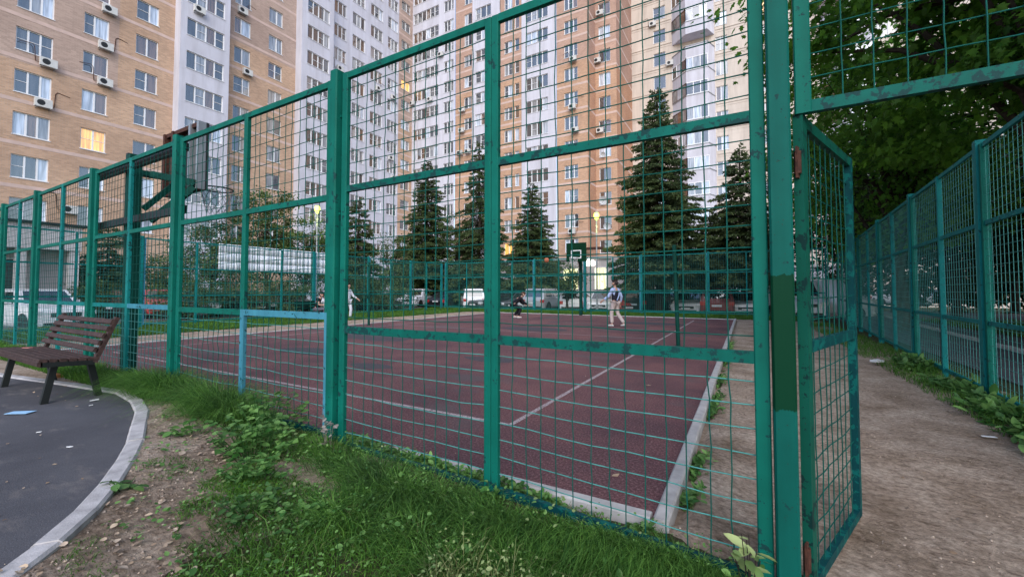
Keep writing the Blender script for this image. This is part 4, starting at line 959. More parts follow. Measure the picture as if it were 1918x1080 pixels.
# ------------------------------------------------------------ grass and weeds
def in_poly(x, y, poly):
    c = np.zeros(len(x), bool); n = len(poly)
    for i in range(n):
        (x1, y1), (x2, y2) = poly[i], poly[(i+1) % n]
        k = ((y1 > y) != (y2 > y)) & (x < (x2-x1)*(y-y1)/(y2-y1+1e-12)+x1); c ^= k
    return c
def blades(name, x, y, z, h, w, mat, lean, var=None, ang=None):
    n = len(x); a = RNG.random(n)*2*math.pi if ang is None else ang; h = np.broadcast_to(h, n).astype(float)
    d = np.stack([np.cos(a), np.sin(a), np.zeros(n)], 1); fa = RNG.random(n)*6.283; s = np.stack([np.cos(fa), np.sin(fa), np.zeros(n)], 1)
    l = (lean*(.4+1.2*RNG.random(n)))[:, None]; B = np.stack([x, y, z-.01], 1); up = np.array([0, 0, 1.]); H = h[:, None]
    w = np.broadcast_to(w, n)[:, None]
    p1 = B+up*H*.5+d*H*l*.25; p2 = B+up*H*(.95-.25*l)+d*H*l*.75; p3 = B+up*H*(1.05-.55*l)+d*H*l*1.25
    V = np.stack([B-s*w, B+s*w, p1-s*w*.8, p1+s*w*.8, p2-s*w*.5, p2+s*w*.5, p3], 1)
    k = np.arange(n)[:, None]*7; lo = (k+np.array([0, 1, 3, 2, 2, 3, 5, 4, 4, 5, 6])).ravel(); tot = np.tile([4, 4, 3], n)
    v = RNG.random(n) if var is None else var
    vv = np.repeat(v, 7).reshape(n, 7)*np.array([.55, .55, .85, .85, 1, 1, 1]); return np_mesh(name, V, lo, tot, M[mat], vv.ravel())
LAWN = [(-7.0, 2.34), (-6.9, 2.02), (-6.2, 1.98), (-5.75, 1.98), (-5.0, 2.02), (-4.4, 2.05), (-3.95, 1.93), (-3.45, 1.66), (-3.02, 1.42), (-2.72, 1.22), (-2.52, 1.08), (-2.32, .92), (-2.16, .80), (-1.85, .86), (-1.5, .80), (-1.2, .55), (-.2, .35), (.22, 1.5), (.12, 2.18), (.02, 2.34)]
def scatter(n, poly):
    xs = [p[0] for p in poly]; ys = [p[1] for p in poly]
    x = RNG.uniform(min(xs), max(xs), n); y = RNG.uniform(min(ys), max(ys), n)
    x2 = x+(pnoise(x, y, 6, 3)-.5)*.22; y2 = y+(pnoise(x, y, 6, 4)-.5)*.22; k = in_poly(x2, y2, poly); return x[k], y[k]
def lawn(n, poly, hlo, hhi, w, mat, lean, thr=.32, seed=5, name='grass', extra=None, maxy=2.33):
    x, y = scatter(n, poly); q = pnoise(x, y, 3.1, seed)*.65+pnoise(x, y, 9, seed+1)*.35; k = (q > thr) & (y < maxy); x, y, q = x[k], y[k], q[k]
    h = hlo+(hhi-hlo)*np.clip((q-thr)*1.6, 0, 1)*(.5+RNG.random(len(x))); z = terrain(x, y)
    return link(name, blades(name, x, y, z, h, w, mat, lean, np.clip(RNG.random(len(x))*.75+q*.25, 0, 1)))
g0 = lawn(115000, LAWN, .028, .07, .0025, 'grass', .75, .33); g0['kind'] = 'stuff'
# long leaning tufts along the fence
tufts = [(-5.35, 2.0, .30, 1800), (-5.65, 2.05, .28, 1200), (-5.05, 2.05, .24, 900), (-4.45, 2.05, .30, 1300), (-4.15, 1.98, .30, 1000), (-3.9, 2.0, .26, 900), (-2.7, 2.02, .12, 500), (-2.4, 1.95, .13, 600), (-2.1, 1.9, .14, 800), (-1.85, 1.82, .15, 800), (-1.65, 1.95, .12, 700),
         (-1.45, 1.95, .10, 600), (-1.2, 1.9, .13, 900), (-1.0, 1.78, .12, 900), (-.8, 1.85, .11, 1100), (-.55, 1.92, .10, 1100), (-.3, 1.98, .10, 1000), (-.12, 1.9, .09, 800), (-.65, 1.7, .10, 900), (-6.2, 2.1, .22, 800), (-1.5, 1.6, .12, 600), (-.25, 1.75, .09, 700), (-1.9, 1.5, .15, 500), (-1.2, 1.5, .12, 600)]
TX, TY, TH, TA = [], [], [], []
for (x_, y_, h_, n_) in tufts:
    r = RNG.normal(0, .085, (n_, 2)); TX.append(x_+r[:, 0]*1.5); TY.append(np.minimum(y_+r[:, 1], 2.28)); TH.append(h_*(.5+.7*RNG.random(n_)))
    TA.append(np.arctan2(r[:, 1]-.06, r[:, 0]*1.2)+RNG.normal(0, .5, n_))
for (x_, y_, n_) in ((-.95, 2.0, 500), (-.75, 2.02, 700), (-.55, 2.05, 800), (-.35, 2.06, 800), (-.15, 2.08, 600), (-1.2, 1.98, 400)):
    r = RNG.normal(0, .05, (n_, 2)); TX.append(x_+r[:, 0]*1.6); TY.append(np.minimum(y_+r[:, 1], 2.14)); TH.append(.16*(.5+.6*RNG.random(n_))); TA.append(-1.57+RNG.normal(0, .55, n_))
TX, TY, TH, TA = map(np.concatenate, (TX, TY, TH, TA))
link('long_grass', blades('long_grass', TX, TY, terrain(TX, TY), TH, .0024, 'grass_long', 1.0, ang=TA))['kind'] = 'stuff'
# clover and plantain leaves low in the lawn
def ground_leaves(name, n, poly, size, mat, thr, seed, hz=.05, shape=8, maxy=2.3, up=.35):
    x, y = scatter(n, poly); q = pnoise(x, y, 4, seed)*.6+pnoise(x, y, 11, seed+1)*.4; k = (q > thr) & (y < maxy); x, y, q = x[k], y[k], q[k]
    m = len(x); P = np.stack([x, y, terrain(x, y)+hz*(.3+RNG.random(m))*np.clip((q-thr)*3+.4, 0, 1.4)], 1); D = RNG.normal(size=(m, 3)); D[:, 2] = np.abs(D[:, 2])*up
    o = link(name, leaves(name, P, size*(.6+.8*RNG.random(m)), M[mat], D=D, flat=.7, asp=.75, shape=shape)); o['kind'] = 'stuff'; return o
ground_leaves('clover_leaves', 15000, LAWN, .015, 'weed', .30, 11, .06)
ground_leaves('pale_clover_leaves', 900, LAWN, .022, 'weed_pale', .42, 12, .09)
ground_leaves('plantain_leaves', 1500, LAWN, .030, 'weed', .45, 14, .08)
# sparse growth in the bare soil by the kerb
BARE = [(-5.6, 1.95), (-5.0, 1.72), (-4.2, 1.5), (-3.4, 1.15), (-2.8, .8), (-2.5, .5), (-2.2, .1), (-1.6, .2), (-2.0, .7), (-2.4, 1.05), (-2.9, 1.4), (-3.5, 1.75), (-4.4, 2.1)]
g1 = lawn(26000, BARE, .02, .07, .0022, 'grass', .8, .60, 21); g1['kind'] = 'stuff'
ground_leaves('seedling_leaves', 5000, BARE, .022, 'weed', .60, 23, .035)
# leaf litter lies thick near the kerb
x, y = scatter(3600, [(-5.5, 1.98), (-5.0, 1.80), (-4.2, 1.58), (-3.4, 1.23), (-2.72, .85), (-2.42, .5), (-2.1, .1), (-1.6, .2), (-2.0, .7), (-2.4, 1.05), (-2.9, 1.4), (-3.5, 1.75), (-4.4, 2.1)]); k = RNG.random(len(x)) < .25+.75*(pnoise(x, y, 3, 31) > .45); x, y = x[k], y[k]; m = len(x)
D = RNG.normal(size=(m, 3)); D[:, 2] *= .12
link('leaf_litter', leaves('leaf_litter', np.stack([x, y, terrain(x, y)+.008+.008*RNG.random(m)], 1), .026*(.35+1.0*RNG.random(m)), M['litter'], D=D, flat=.95, asp=.75, shape=8))['kind'] = 'stuff'
# verges
def verge(name, n, x0, x1, y0, y1, h, w, mat='grass', thr=.3, seed=40, sz=None):
    x = RNG.uniform(x0, x1, n); y = RNG.uniform(y0, y1, n); q = pnoise(x, y, .9, seed)*.6+pnoise(x, y, 3, seed+1)*.4; k = q > thr; x, y, q = x[k], y[k], q[k]
    o = link(name, blades(name, x, y, terrain(x, y), h*(.4+.9*RNG.random(len(x)))*(.6+q), w, mat, .6, np.clip(.2+.8*RNG.random(len(x)), 0, 1))); o['kind'] = 'stuff'; return o
verge('left_verge_grass', 30000, -18.1, -15.0, 3.0, 22.6, .15, .006)
verge('far_verge_grass', 36000, -18, 2.2, 21.15, 24.6, .17, .006)
verge('outer_verge_grass', 16000, -21.2, -18.3, 3.0, 26, .16, .007)
verge('bench_grass', 15000, -13.5, -6.2, 1.75, 2.2, .13, .003, thr=.25)
verge('court_edge_grass', 3500, -13.6, -6, 2.45, 2.75, .06, .003, thr=.5)
verge('park_grass', 22000, 6.5, 22, 2, 26, .16, .012, thr=.25)
verge('right_fence_grass', 9000, 1.95, 2.75, 3.3, 20, .12, .0035, thr=.25)
# weeds between the court kerb and the fence, and outside the right-hand kerb
def strip_leaves(name, n, fx, size, mat, hz, seed, thr=.4):
    t = RNG.random(n); x, y = fx(t); q = pnoise(x, y, 2.6, seed); k = q > thr; x, y, q = x[k], y[k], q[k]; m = len(x)
    P = np.stack([x, y, terrain(x, y)+hz*RNG.random(m)*(q-thr+.3)], 1); D = RNG.normal(size=(m, 3)); D[:, 2] = np.abs(D[:, 2])*.5
    link(name, leaves(name, P, size*(.5+.9*RNG.random(m)), M[mat], D=D, flat=.6, asp=.5, shape=8))['kind'] = 'stuff'
strip_leaves('kerb_weeds', 2600, lambda t: (-.36+np.abs(RNG.normal(0, .045, len(t))), 2.7+t**1.2*9), .05, 'weed', .10, 51, .38)
strip_leaves('near_kerb_weeds', 1500, lambda t: (-.45-t*3, 2.30+RNG.normal(0, .022, len(t))), .045, 'weed', .08, 53, .35)
strip_leaves('right_fence_weeds', 3600, lambda t: (2.0+.072*(3+t*7-3.5)+RNG.normal(0, .10, len(t)), 3+t**1.3*7), .11, 'weed', .2, 55, .36)
# the nettle-like clump left of the double post
def clump(name, loc, H, Rr, n, lsz, lab, mat='weed', cat='weed', stems=14, stemmat='weed', asp=.7, shape=8, grp=None):
    z = float(terrain(loc[0], loc[1])); e = empty(name, (loc[0], loc[1], z), 0, lab, cat, grp); mb = MB(); P = []; D = []
    for s in range(stems):
        a = random.random()*6.28; rr = Rr*math.sqrt(random.random()); h = H*(1-.55*(rr/Rr)**2)*random.uniform(.75, 1.1); tip = Vector((rr*math.cos(a), rr*math.sin(a), h)); bse = tip*.35; bse.z = -.02
        pts = [bse, (bse+tip)/2+Vector((0, 0, h*.1)), tip]; mb.tube(pts, [.003, .0025, .0015], 4, cap=False)
        for k in range(n//stems):
            t = .25+.75*random.random()**.7; p = pts[0].lerp(pts[1], t*2) if t < .5 else pts[1].lerp(pts[2], t*2-1); P.append(p); b_ = random.random()*6.28; D.append((math.cos(b_), math.sin(b_), random.uniform(-.35, .35)))
    mb.build('stem', M[stemmat], e); P = np.array([tuple(p) for p in P]); m = len(P)
    link('leaves', leaves('leaves', P, lsz*(.55+.7*RNG.random(m)), M[mat], D=np.array(D), flat=.5, asp=asp, shape=shape), e); return e
clump('weed_clump', (-3.35, 1.93), .42, .34, 330, .055, 'leafy weed clump tall against the blue-railed fence panel', stems=34)
clump('weed_clump', (-3.05, 1.68), .30, .30, 300, .05, 'leafy weed clump spreading towards the bare soil', stems=30)
clump('weed_clump', (-2.72, 1.48), .16, .26, 200, .042, 'low weed clump at the edge of the bare soil', stems=24)
clump('weed_clump', (-3.75, 1.6), .10, .2, 80, .05, 'small weed patch among the fallen leaves', stems=12)
clump('weed_clump', (-3.02, .96), .06, .10, 22, .06, 'small broad-leaved weed beside the path kerb', stems=6)
clump('weed_clump', (-2.05, 1.35), .10, .18, 90, .04, 'small weed clump in the lawn before the first mesh panel', stems=14)
clump('weed_clump', (-2.32, 1.28), .14, .2, 130, .04, 'low pale weed below the double post', stems=18)
clump('withered_plant', (-2.78, 2.08), .34, .09, 30, .05, 'withered grey plant leaning on the double post', mat='weed_dry', cat='dead plant', stems=5, stemmat='weed_dry', asp=.5)
clump('sapling', (.0, 2.12), .30, .11, 26, .085, 'pale green sapling at the foot of the gate post', mat='weed_pale', cat='sapling', stems=6, stemmat='bark', asp=.42)
clump('sapling', (-1.36, 2.14), .14, .05, 14, .06, 'small green shoot at the foot of the middle fence post', mat='weed', cat='sapling', stems=4, asp=.5)
# pale seed-head plants in front
x, y = scatter(1500, [(-1.2, .9), (-.2, 1.1), (.05, 1.75), (-.45, 1.75), (-1.3, 1.55)]); m = len(x)
link('seed_stalks', blades('seed_stalks', x, y, terrain(x, y), .16+.1*RNG.random(m), .0016, 'seed', .55))['kind'] = 'stuff'
P = np.stack([x, y, terrain(x, y)+.05+.16*RNG.random(m)], 1); P = np.repeat(P, 2, 0)+RNG.normal(0, .014, (2*m, 3))
link('seed_heads', leaves('seed_heads', P, .016*(.5+RNG.random(len(P))), M['weed_pale'], asp=.6))['kind'] = 'stuff'
# fallen leaves large enough to tell apart
fl = leaves('fallen_leaf', np.zeros((1, 3)), np.array([.055]), M['dry_leaf'], D=np.array([[1., 0, 0.02]]), flat=.98, asp=.75, shape=8, var=np.array([.6]))
spots = [(-2.62, .82), (-2.28, .72), (-2.42, .98), (-2.30, .55), (-2.12, .93), (-2.75, 1.05), (-2.52, .62), (-3.05, 1.22), (-2.05, .62), (-2.9, .96), (-3.4, 1.4), (-3.7, 1.55), (-2.65, 1.15), (-2.2, .42), (-4.1, 1.75), (-2.48, .78)]
for k, (x_, y_) in enumerate(spots):
    o = link('fallen_leaf', fl); o.location = (x_, y_, float(terrain(x_, y_))+.012); o.rotation_euler = (random.uniform(-.2, .2), random.uniform(-.2, .2), random.random()*6.28); s_ = random.uniform(.6, 1.1); o.scale = (s_, s_, s_)
    tagit(o, 'pale dry fallen leaf lying on the bare soil near the path kerb', 'fallen leaf', 'fallen leaves on the soil')

# dead blades among the green, and crumbs of soil and grit
x, y = scatter(5200, LAWN); k = y < 2.3; x, y = x[k], y[k]
link('dead_grass', blades('dead_grass', x, y, terrain(x, y), .03+.06*RNG.random(len(x)), .0018, 'seed', 1.2))['kind'] = 'stuff'
def crumbs(name, x, y, s, mat, z=None):
    n = len(x); o8 = np.array([[1, 0, 0], [-1, 0, 0], [0, 1, 0], [0, -1, 0], [0, 0, .7], [0, 0, -.7]]); z = terrain(x, y) if z is None else z
    V = o8[None]*(s[:, None, None]*(.6+.8*RNG.random((n, 6, 3))))+np.stack([x, y, z], 1)[:, None]
    F = np.array([0, 2, 4, 2, 1, 4, 1, 3, 4, 3, 0, 4, 2, 0, 5, 1, 2, 5, 3, 1, 5, 0, 3, 5]); L_ = (np.arange(n)[:, None]*6+F).ravel()
    link(name, np_mesh(name, V, L_, np.full(8*n, 3), M[mat], np.repeat(RNG.random(n), 6)))['kind'] = 'stuff'
M['crumb'] = leafm('soil_crumb', (.14, .10, .08), (.46, .38, .33), .95, 0, 5)
n = 16000; x = RNG.uniform(-.34, 2.3, n); y = .5+RNG.random(n)**1.5*7; q = pnoise(x, y, 1.7, 71); k = (q > .35); x, y = x[k], y[k]
crumbs('path_grit', x, y, .002+.007*RNG.random(len(x))**3, 'crumb')
x, y = scatter(9000, BARE); crumbs('soil_crumbs', x, y, .0025+.009*RNG.random(len(x))**3, 'crumb')
# ------------------------------------------------------------ cars
def car_paint(name, c, metal=.2):
    m, nt, b = nodes_of(name); b.inputs['Base Color'].default_value = (*c, 1); b.inputs['Roughness'].default_value = .28; b.inputs['Metallic'].default_value = metal
    b.inputs['Coat Weight'].default_value = .5
    nt.links.new(ramp(nt, noise(nt, 3, 4), [(.3, (.25, .25, .25)), (.7, (.42, .42, .42))]), b.inputs['Roughness']); return m
CP = {'white': car_paint('white_car_paint', (.66, .67, .70), 0), 'silver': car_paint('silver_car_paint', (.42, .43, .45), .5), 'black': car_paint('black_car_paint', (.010, .011, .013), .1), 'grey': car_paint('grey_car_paint', (.10, .105, .115), .4),
      'red': car_paint('dark_red_car_paint', (.16, .012, .014), .1), 'brightred': car_paint('red_car_paint', (.36, .04, .04), .1), 'blue': car_paint('dark_blue_car_paint', (.02, .03, .06), .2)}
M['head'] = plain('headlight_glass', (.62, .65, .68), .12, .2); M['tail'] = plain('tail_light', (.38, .02, .02), .2); M['plate'] = plain('number_plate', (.55, .56, .57), .5); M['tyre'] = plain('tyre_rubber', (.012, .012, .012), .9); M['rim'] = plain('wheel_rim', (.38, .39, .41), .35, .6)
SH = {  # side profile: (y, z) of the lower shell top line, then the cabin (y at belt, y at roof)
 'hatch': dict(L=4.1, Wd=1.72, top=[(-2.05, .62), (-1.98, .78), (-1.0, .95), (1.85, .98), (2.03, .72)], cab=(-1.05, 1.95, -.30, 1.55), zr=1.47),
 'sedan': dict(L=4.5, Wd=1.75, top=[(-2.25, .60), (-2.15, .76), (-1.1, .93), (1.45, .98), (2.15, .96), (2.25, .70)], cab=(-1.1, 1.75, -.35, 1.05), zr=1.44),
 'suv': dict(L=4.5, Wd=1.86, top=[(-2.25, .78), (-2.15, .98), (-1.15, 1.10), (2.1, 1.12), (2.25, .80)], cab=(-1.15, 2.18, -.55, 1.85), zr=1.72),
 'van': dict(L=5.2, Wd=1.98, top=[(-2.6, .85), (-2.45, 1.02), (-1.9, 1.18), (2.5, 1.22), (2.6, .9)], cab=(-1.95, 2.58, -1.2, 2.5), zr=2.15)}
def car(px, dep, kind, colr, lab, rot, z=-.235, z_=None, name='parked_car'):
    s = SH[kind]; p = W(px, 545, dep); e = empty(name, (p.x, p.y, z), rot, lab, 'van' if kind == 'van' else 'car', 'cars parked round the court')
    w = s['Wd']/2; mt = CP[colr]; zb = .24; mb = MB(); secs = []
    T = s['top']; n = len(T)
    for k, (y_, zt) in enumerate(T):
        f = .86 if k in (0, n-1) else (.96 if k in (1, n-2) else 1); ww = w*f; z0 = zb+(.08 if k in (0, n-1) else 0)
        secs.append([(-ww*.93, y_, z0), (-ww, y_, z0+.14), (-ww, y_, zt*.72), (-ww*.95, y_, zt-.02), (-ww*.86, y_, zt), (ww*.86, y_, zt), (ww*.95, y_, zt-.02), (ww, y_, zt*.72), (ww, y_, z0+.14), (ww*.93, y_, z0)])
    b0 = 0; m = 10
    for sct in secs: mb.v += sct
    for k in range(n-1):
        for j in range(m): a = k*m+j; b = k*m+(j+1) % m; mb.f.append((a, b, b+m, a+m)); mb.m.append(0)
    mb.f.append(tuple(range(m))); mb.f.append(tuple((n-1)*m+j for j in reversed(range(m)))); mb.m += [0, 0]
    y0, y1, r0, r1 = s['cab']; zl = [t for t in T]; zbelt = np.interp([y0, y1], [t[0] for t in T], [t[1] for t in T]); zr = s['zr']; wb, wr_ = w*.93, w*.76
    B = [Vector((-wb, y0, zbelt[0]-.03)), Vector((wb, y0, zbelt[0]-.03)), Vector((wb, y1, zbelt[1]-.03)), Vector((-wb, y1, zbelt[1]-.03))]
    U = [Vector((-wr_, r0, zr-.04)), Vector((wr_, r0, zr-.04)), Vector((wr_, r1, zr-.05)), Vector((-wr_, r1, zr-.05))]
    for k in range(4): mb.face([B[k], B[(k+1) % 4], U[(k+1) % 4], U[k]])
    Rf = [Vector((p_.x*.88, p_.y*.86+(r0+r1)*.07, zr)) for p_ in U]
    for k in range(4): mb.face([U[k], U[(k+1) % 4], Rf[(k+1) % 4], Rf[k]])
    mb.face(Rf)
    bo = mb.build('body', mt, e)
    bv = bo.modifiers.new('bevel', 'BEVEL'); bv.width = .035; bv.segments = 2; bv.limit_method = 'ANGLE'; bv.angle_limit = R(20)
    def gl(nm, q, a0, a1, b0_, b1_, mat, off=.006):
        n_ = (q[1]-q[0]).cross(q[3]-q[0]).normalized()*off
        def P_(a, b): return q[0].lerp(q[1], a).lerp(q[3].lerp(q[2], a), b)+n_
        return MB().face([P_(a0, b0_), P_(a1, b0_), P_(a1, b1_), P_(a0, b1_)]).build(nm, mat, e)
    g = M['car_glass']
    gl('windscreen', [B[0], B[1], U[1], U[0]], .07, .93, .12, .92, g); gl('rear_window', [B[2], B[3], U[3], U[2]], .10, .90, .22, .9, g)
    for q in ([B[1], B[2], U[2], U[1]], [B[3], B[0], U[0], U[3]]):
        gl('side_window', q, .13, .47, .12, .88, g); gl('side_window', q, .51, .84 if kind != 'van' else .52, .12, .88, g)
    fy, ry = T[0][0], T[-1][0]; fz, rz_ = T[0][1], T[-1][1]
    for sx in (-1, 1):
        MB().box(sx*w*.80-.17, sx*w*.80+.06*sx+.11, fy-.005, fy+.16, fz-.09, fz+.07).build('headlight', M['head'], e)
        MB().box(sx*w*.80-.13, sx*w*.80+.13, ry-.16, ry+.012, rz_-.10, rz_+.12).build('tail_light', M['tail'], e)
        MB().box(sx*(w+.09)-.08, sx*(w+.09)+.08, y0+.45, y0+.55, zbelt[0]+.05, zbelt[0]+.17).build('mirror', mt, e)
        for yy in (fy+.78, ry-.78):
            rw = .36 if kind in ('suv', 'van') else .32
            wh = empty('wheel', (sx*(w-.10), yy, rw), 0); wh.parent = e
            t_ = MB().lathe([(rw*.62, -.1), (rw*.93, -.105), (rw, -.07), (rw, .07), (rw*.93, .105), (rw*.62, .1)], 18, axis='x').build('tyre', M['tyre'], wh)
            ri = MB().lathe([(0, sx*.085), (rw*.16, sx*.085), (rw*.18, sx*.06), (rw*.6, sx*.07), (rw*.63, sx*.1)], 18, axis='x')
            for k in range(6): a = k*1.047; ri.bar((sx*.08, 0, 0), (sx*.08, rw*.6*math.cos(a), rw*.6*math.sin(a)), .06, .03, (1, 0, 0))
            ri.build('rim', M['rim'], wh)
            MB().lathe([(0, 0), (rw*1.14, 0)], 20, (sx*(w+.002)*1.0, yy, rw+.01), axis='x').build('wheel_arch', M['black'], e)
    MB().box(-.45, .45, fy-.012, fy+.05, fz-.16, fz+.0).box(-w*.7, w*.7, fy-.02, fy+.05, .28, .40).build('grille', M['black'], e)
    MB().box(-.26, .26, fy-.03, fy-.013, .42, .53).build('plate', M['plate'], e); MB().box(-.26, .26, ry+.005, ry+.03, .62, .74).build('plate', M['plate'], e)
    MB().box(-w*.78, w*.78, ry-.02, ry+.02, .30, .44).build('rear_bumper', M['black'], e)
    return e
F0, RR = R(0), R(180)
car(1130, dY(1130, 28.6), 'hatch', 'white', 'white hatchback facing the court, directly behind the grey lamp post', R(8))
car(1066, dY(1066, 28.6), 'hatch', 'white', 'white hatchback with red tail light showing its side, left of the hoop post', R(205))
car(1022, dY(1022, 28.6), 'suv', 'silver', 'silver suv seen from behind with dark number plate, under the low spruce', RR)
car(1082, dY(1082, 33), 'hatch', 'white', 'white car in the back row above the roofs near the hoop post', R(60))
car(985, dY(985, 28.6), 'sedan', 'grey', 'dark grey car nose-on beside the crouching player', F0)
car(948, dY(948, 28.6), 'sedan', 'black', 'black car half hidden by the middle fence post', R(10))
car(1176, dY(1176, 28.6), 'sedan', 'brightred', 'bright red car between the standing player and the black suv', R(15))
car(1222, dY(1222, 28.6), 'suv', 'black', 'large black suv behind the pale foot of the tallest spruce', R(160))
car(1291, dY(1291, 28.6), 'hatch', 'white', 'white car facing the court between two teal fence posts, left of the dark red one', F0)
car(1346, dY(1346, 28.4), 'suv', 'red', 'dark red car seen from behind near the right end of the court', RR)
car(1392, dY(1392, 28.6), 'hatch', 'white', 'white car partly hidden right of the dark red one', R(5))
car(1262, dY(1262, 31.0), 'sedan', 'silver', 'silver car in the back row just right of the tallest spruce', R(12))
car(1318, dY(1318, 33.5), 'suv', 'white', 'white suv in the back row behind the dark red car', R(5))
car(866, dY(866, 31.5), 'hatch', 'silver', 'silver car in the back row left of the middle fence post', R(190))
car(1530, dY(1530, 28.6), 'van', 'white', 'white van beyond the end of the dirt path, seen through the gate leaf', R(70))
car(1482, dY(1482, 28.6), 'van', 'white', 'white van glimpsed between gate post and gate leaf', R(10))
car(884, dY(884, 28.6), 'suv', 'white', 'white suv left of the middle fence post', R(220))
car(912, dY(912, 28.6), 'hatch', 'grey', 'dark grey hatchback tight against the middle fence post', R(0))
car(840, dY(840, 28.6), 'sedan', 'black', 'black car under the dense spruce', R(190))
car(785, dY(785, 28.6), 'suv', 'white', 'white suv beyond the opening in the left fence', R(15))
car(806, dY(806, 31.5), 'hatch', 'white', 'white hatchback further back beside the dense spruce trunk', R(70))
car(752, dY(752, 28.6), 'hatch', 'silver', 'silver hatchback just left of the opening in the left fence', F0)
car(695, 29.5, 'sedan', 'blue', 'dark blue car right of the double post', R(100))
for k, (px, dep, kd, cl, lab, rr) in enumerate([(372, 22.5, 'hatch', 'silver', 'silver hatchback on the side road under the left end of the banner', 70), (455, 24.5, 'sedan', 'black', 'black sedan on the side road below the banner, long side on', 85), (535, 27, 'sedan', 'grey', 'grey sedan on the side road before the seated people', 80), (240, 22.5, 'sedan', 'black', 'black car on the side road seen past the near hoop post', 75), (300, 22.2, 'hatch', 'brightred', 'red car on the side road between hoop post and double post', 80)]):
    car(px, dep, kd, cl, lab, R(rr), -.10)
car(68, 17.2, 'suv', 'white', 'white car far left on the side road behind the bench', R(100), -.35)
car(1690, 36, 'hatch', 'white', 'white car far off in the park seen through the right fence', R(60), 0)
car(1780, 34, 'sedan', 'silver', 'silver car far off in the park near the frame edge', R(70), 0)

# ------------------------------------------------------------ street lamps
def lamp(px, dep, ztop, zb, lab):
    p = W(px, 545, dep); e = empty('street_lamp', (p.x, p.y, zb), 0, lab, 'street lamp', 'street lamps'); H = ztop-zb
    MB().lathe([(.09, 0), (.09, .5), (.055, .55), (.045, H-.42), (.08, H-.40), (.10, H-.34), (.0, H-.33)], 12).build('post', M['galv'], e)
    gm = M.setdefault('lamp_glow', emit('lamp_glow', (.85, 1.0, .10), 3.2))
    MB().lathe([(0, H-.36), (.09, H-.33), (.155, H-.14), (.14, H+.02), (.07, H+.1)], 16).build('globe', gm, e, smooth=True)
    MB().lathe([(.16, H+.06), (.09, H+.14), (0, H+.17)], 16).build('cap', M['galv'], e)
    L_ = bpy.data.lights.new('lamp_light', 'POINT'); L_.energy = 60; L_.color = (.9, 1, .3); L_.shadow_soft_size = .2
    lo = bpy.data.objects.new('lamp_light', L_); COL.objects.link(lo); lo.parent = e; lo.location = (0, 0, H-.9)
lamp(1118, 25.5, EYE+145/FPX*25.5, -.1, 'grey street lamp glowing yellow-green, before the orange brick wing')
lamp(592, 25.5, EYE+158/FPX*25.5, -.1, 'street lamp glowing yellow-green above the banner among leaves')

# ------------------------------------------------------------ people
def cloth(name, c, v=.12): return plain(name, c, .85, 0, .2, v, 14)
M['skin'] = plain('skin', (.48, .28, .21), .6, 0, .4, .06); M['hair'] = plain('dark_hair', (.022, .014, .012), .7, 0, .4, .4, 60); M['hair_brown'] = plain('brown_hair', (.06, .032, .02), .7, 0, .4, .4, 60)
M['shirt_blue'] = cloth('light_blue_shirt', (.38, .47, .72)); M['vest_dark'] = cloth('dark_vest', (.018, .018, .028)); M['trousers_beige'] = cloth('beige_trousers', (.50, .42, .40)); M['cloth_black'] = cloth('black_cloth', (.010, .010, .014)); M['jeans'] = cloth('grey_jeans', (.10, .10, .13)); M['white_cloth'] = cloth('white_cloth', (.6, .62, .68)); M['shoe_white'] = cloth('white_shoe', (.62, .58, .56))
def skin_obj(name, nodes, edges, mat, parent, root=0, sub=2):
    """nodes: list of (x, y, z, r) or (x, y, z, rx, ry)"""
    me = bpy.data.meshes.new(name); me.from_pydata([n[:3] for n in nodes], edges, []); me.materials.append(mat)
    o = link(name, me, parent); md = o.modifiers.new('skin', 'SKIN'); md.use_smooth_shade = True
    for k, n in enumerate(nodes): sv = me.skin_vertices[0].data[k]; sv.radius = (n[3], n[4] if len(n) > 4 else n[3]); sv.use_root = (k == root)
    sb_ = o.modifiers.new('sub', 'SUBSURF'); sb_.levels = sub; sb_.render_levels = sub; return o
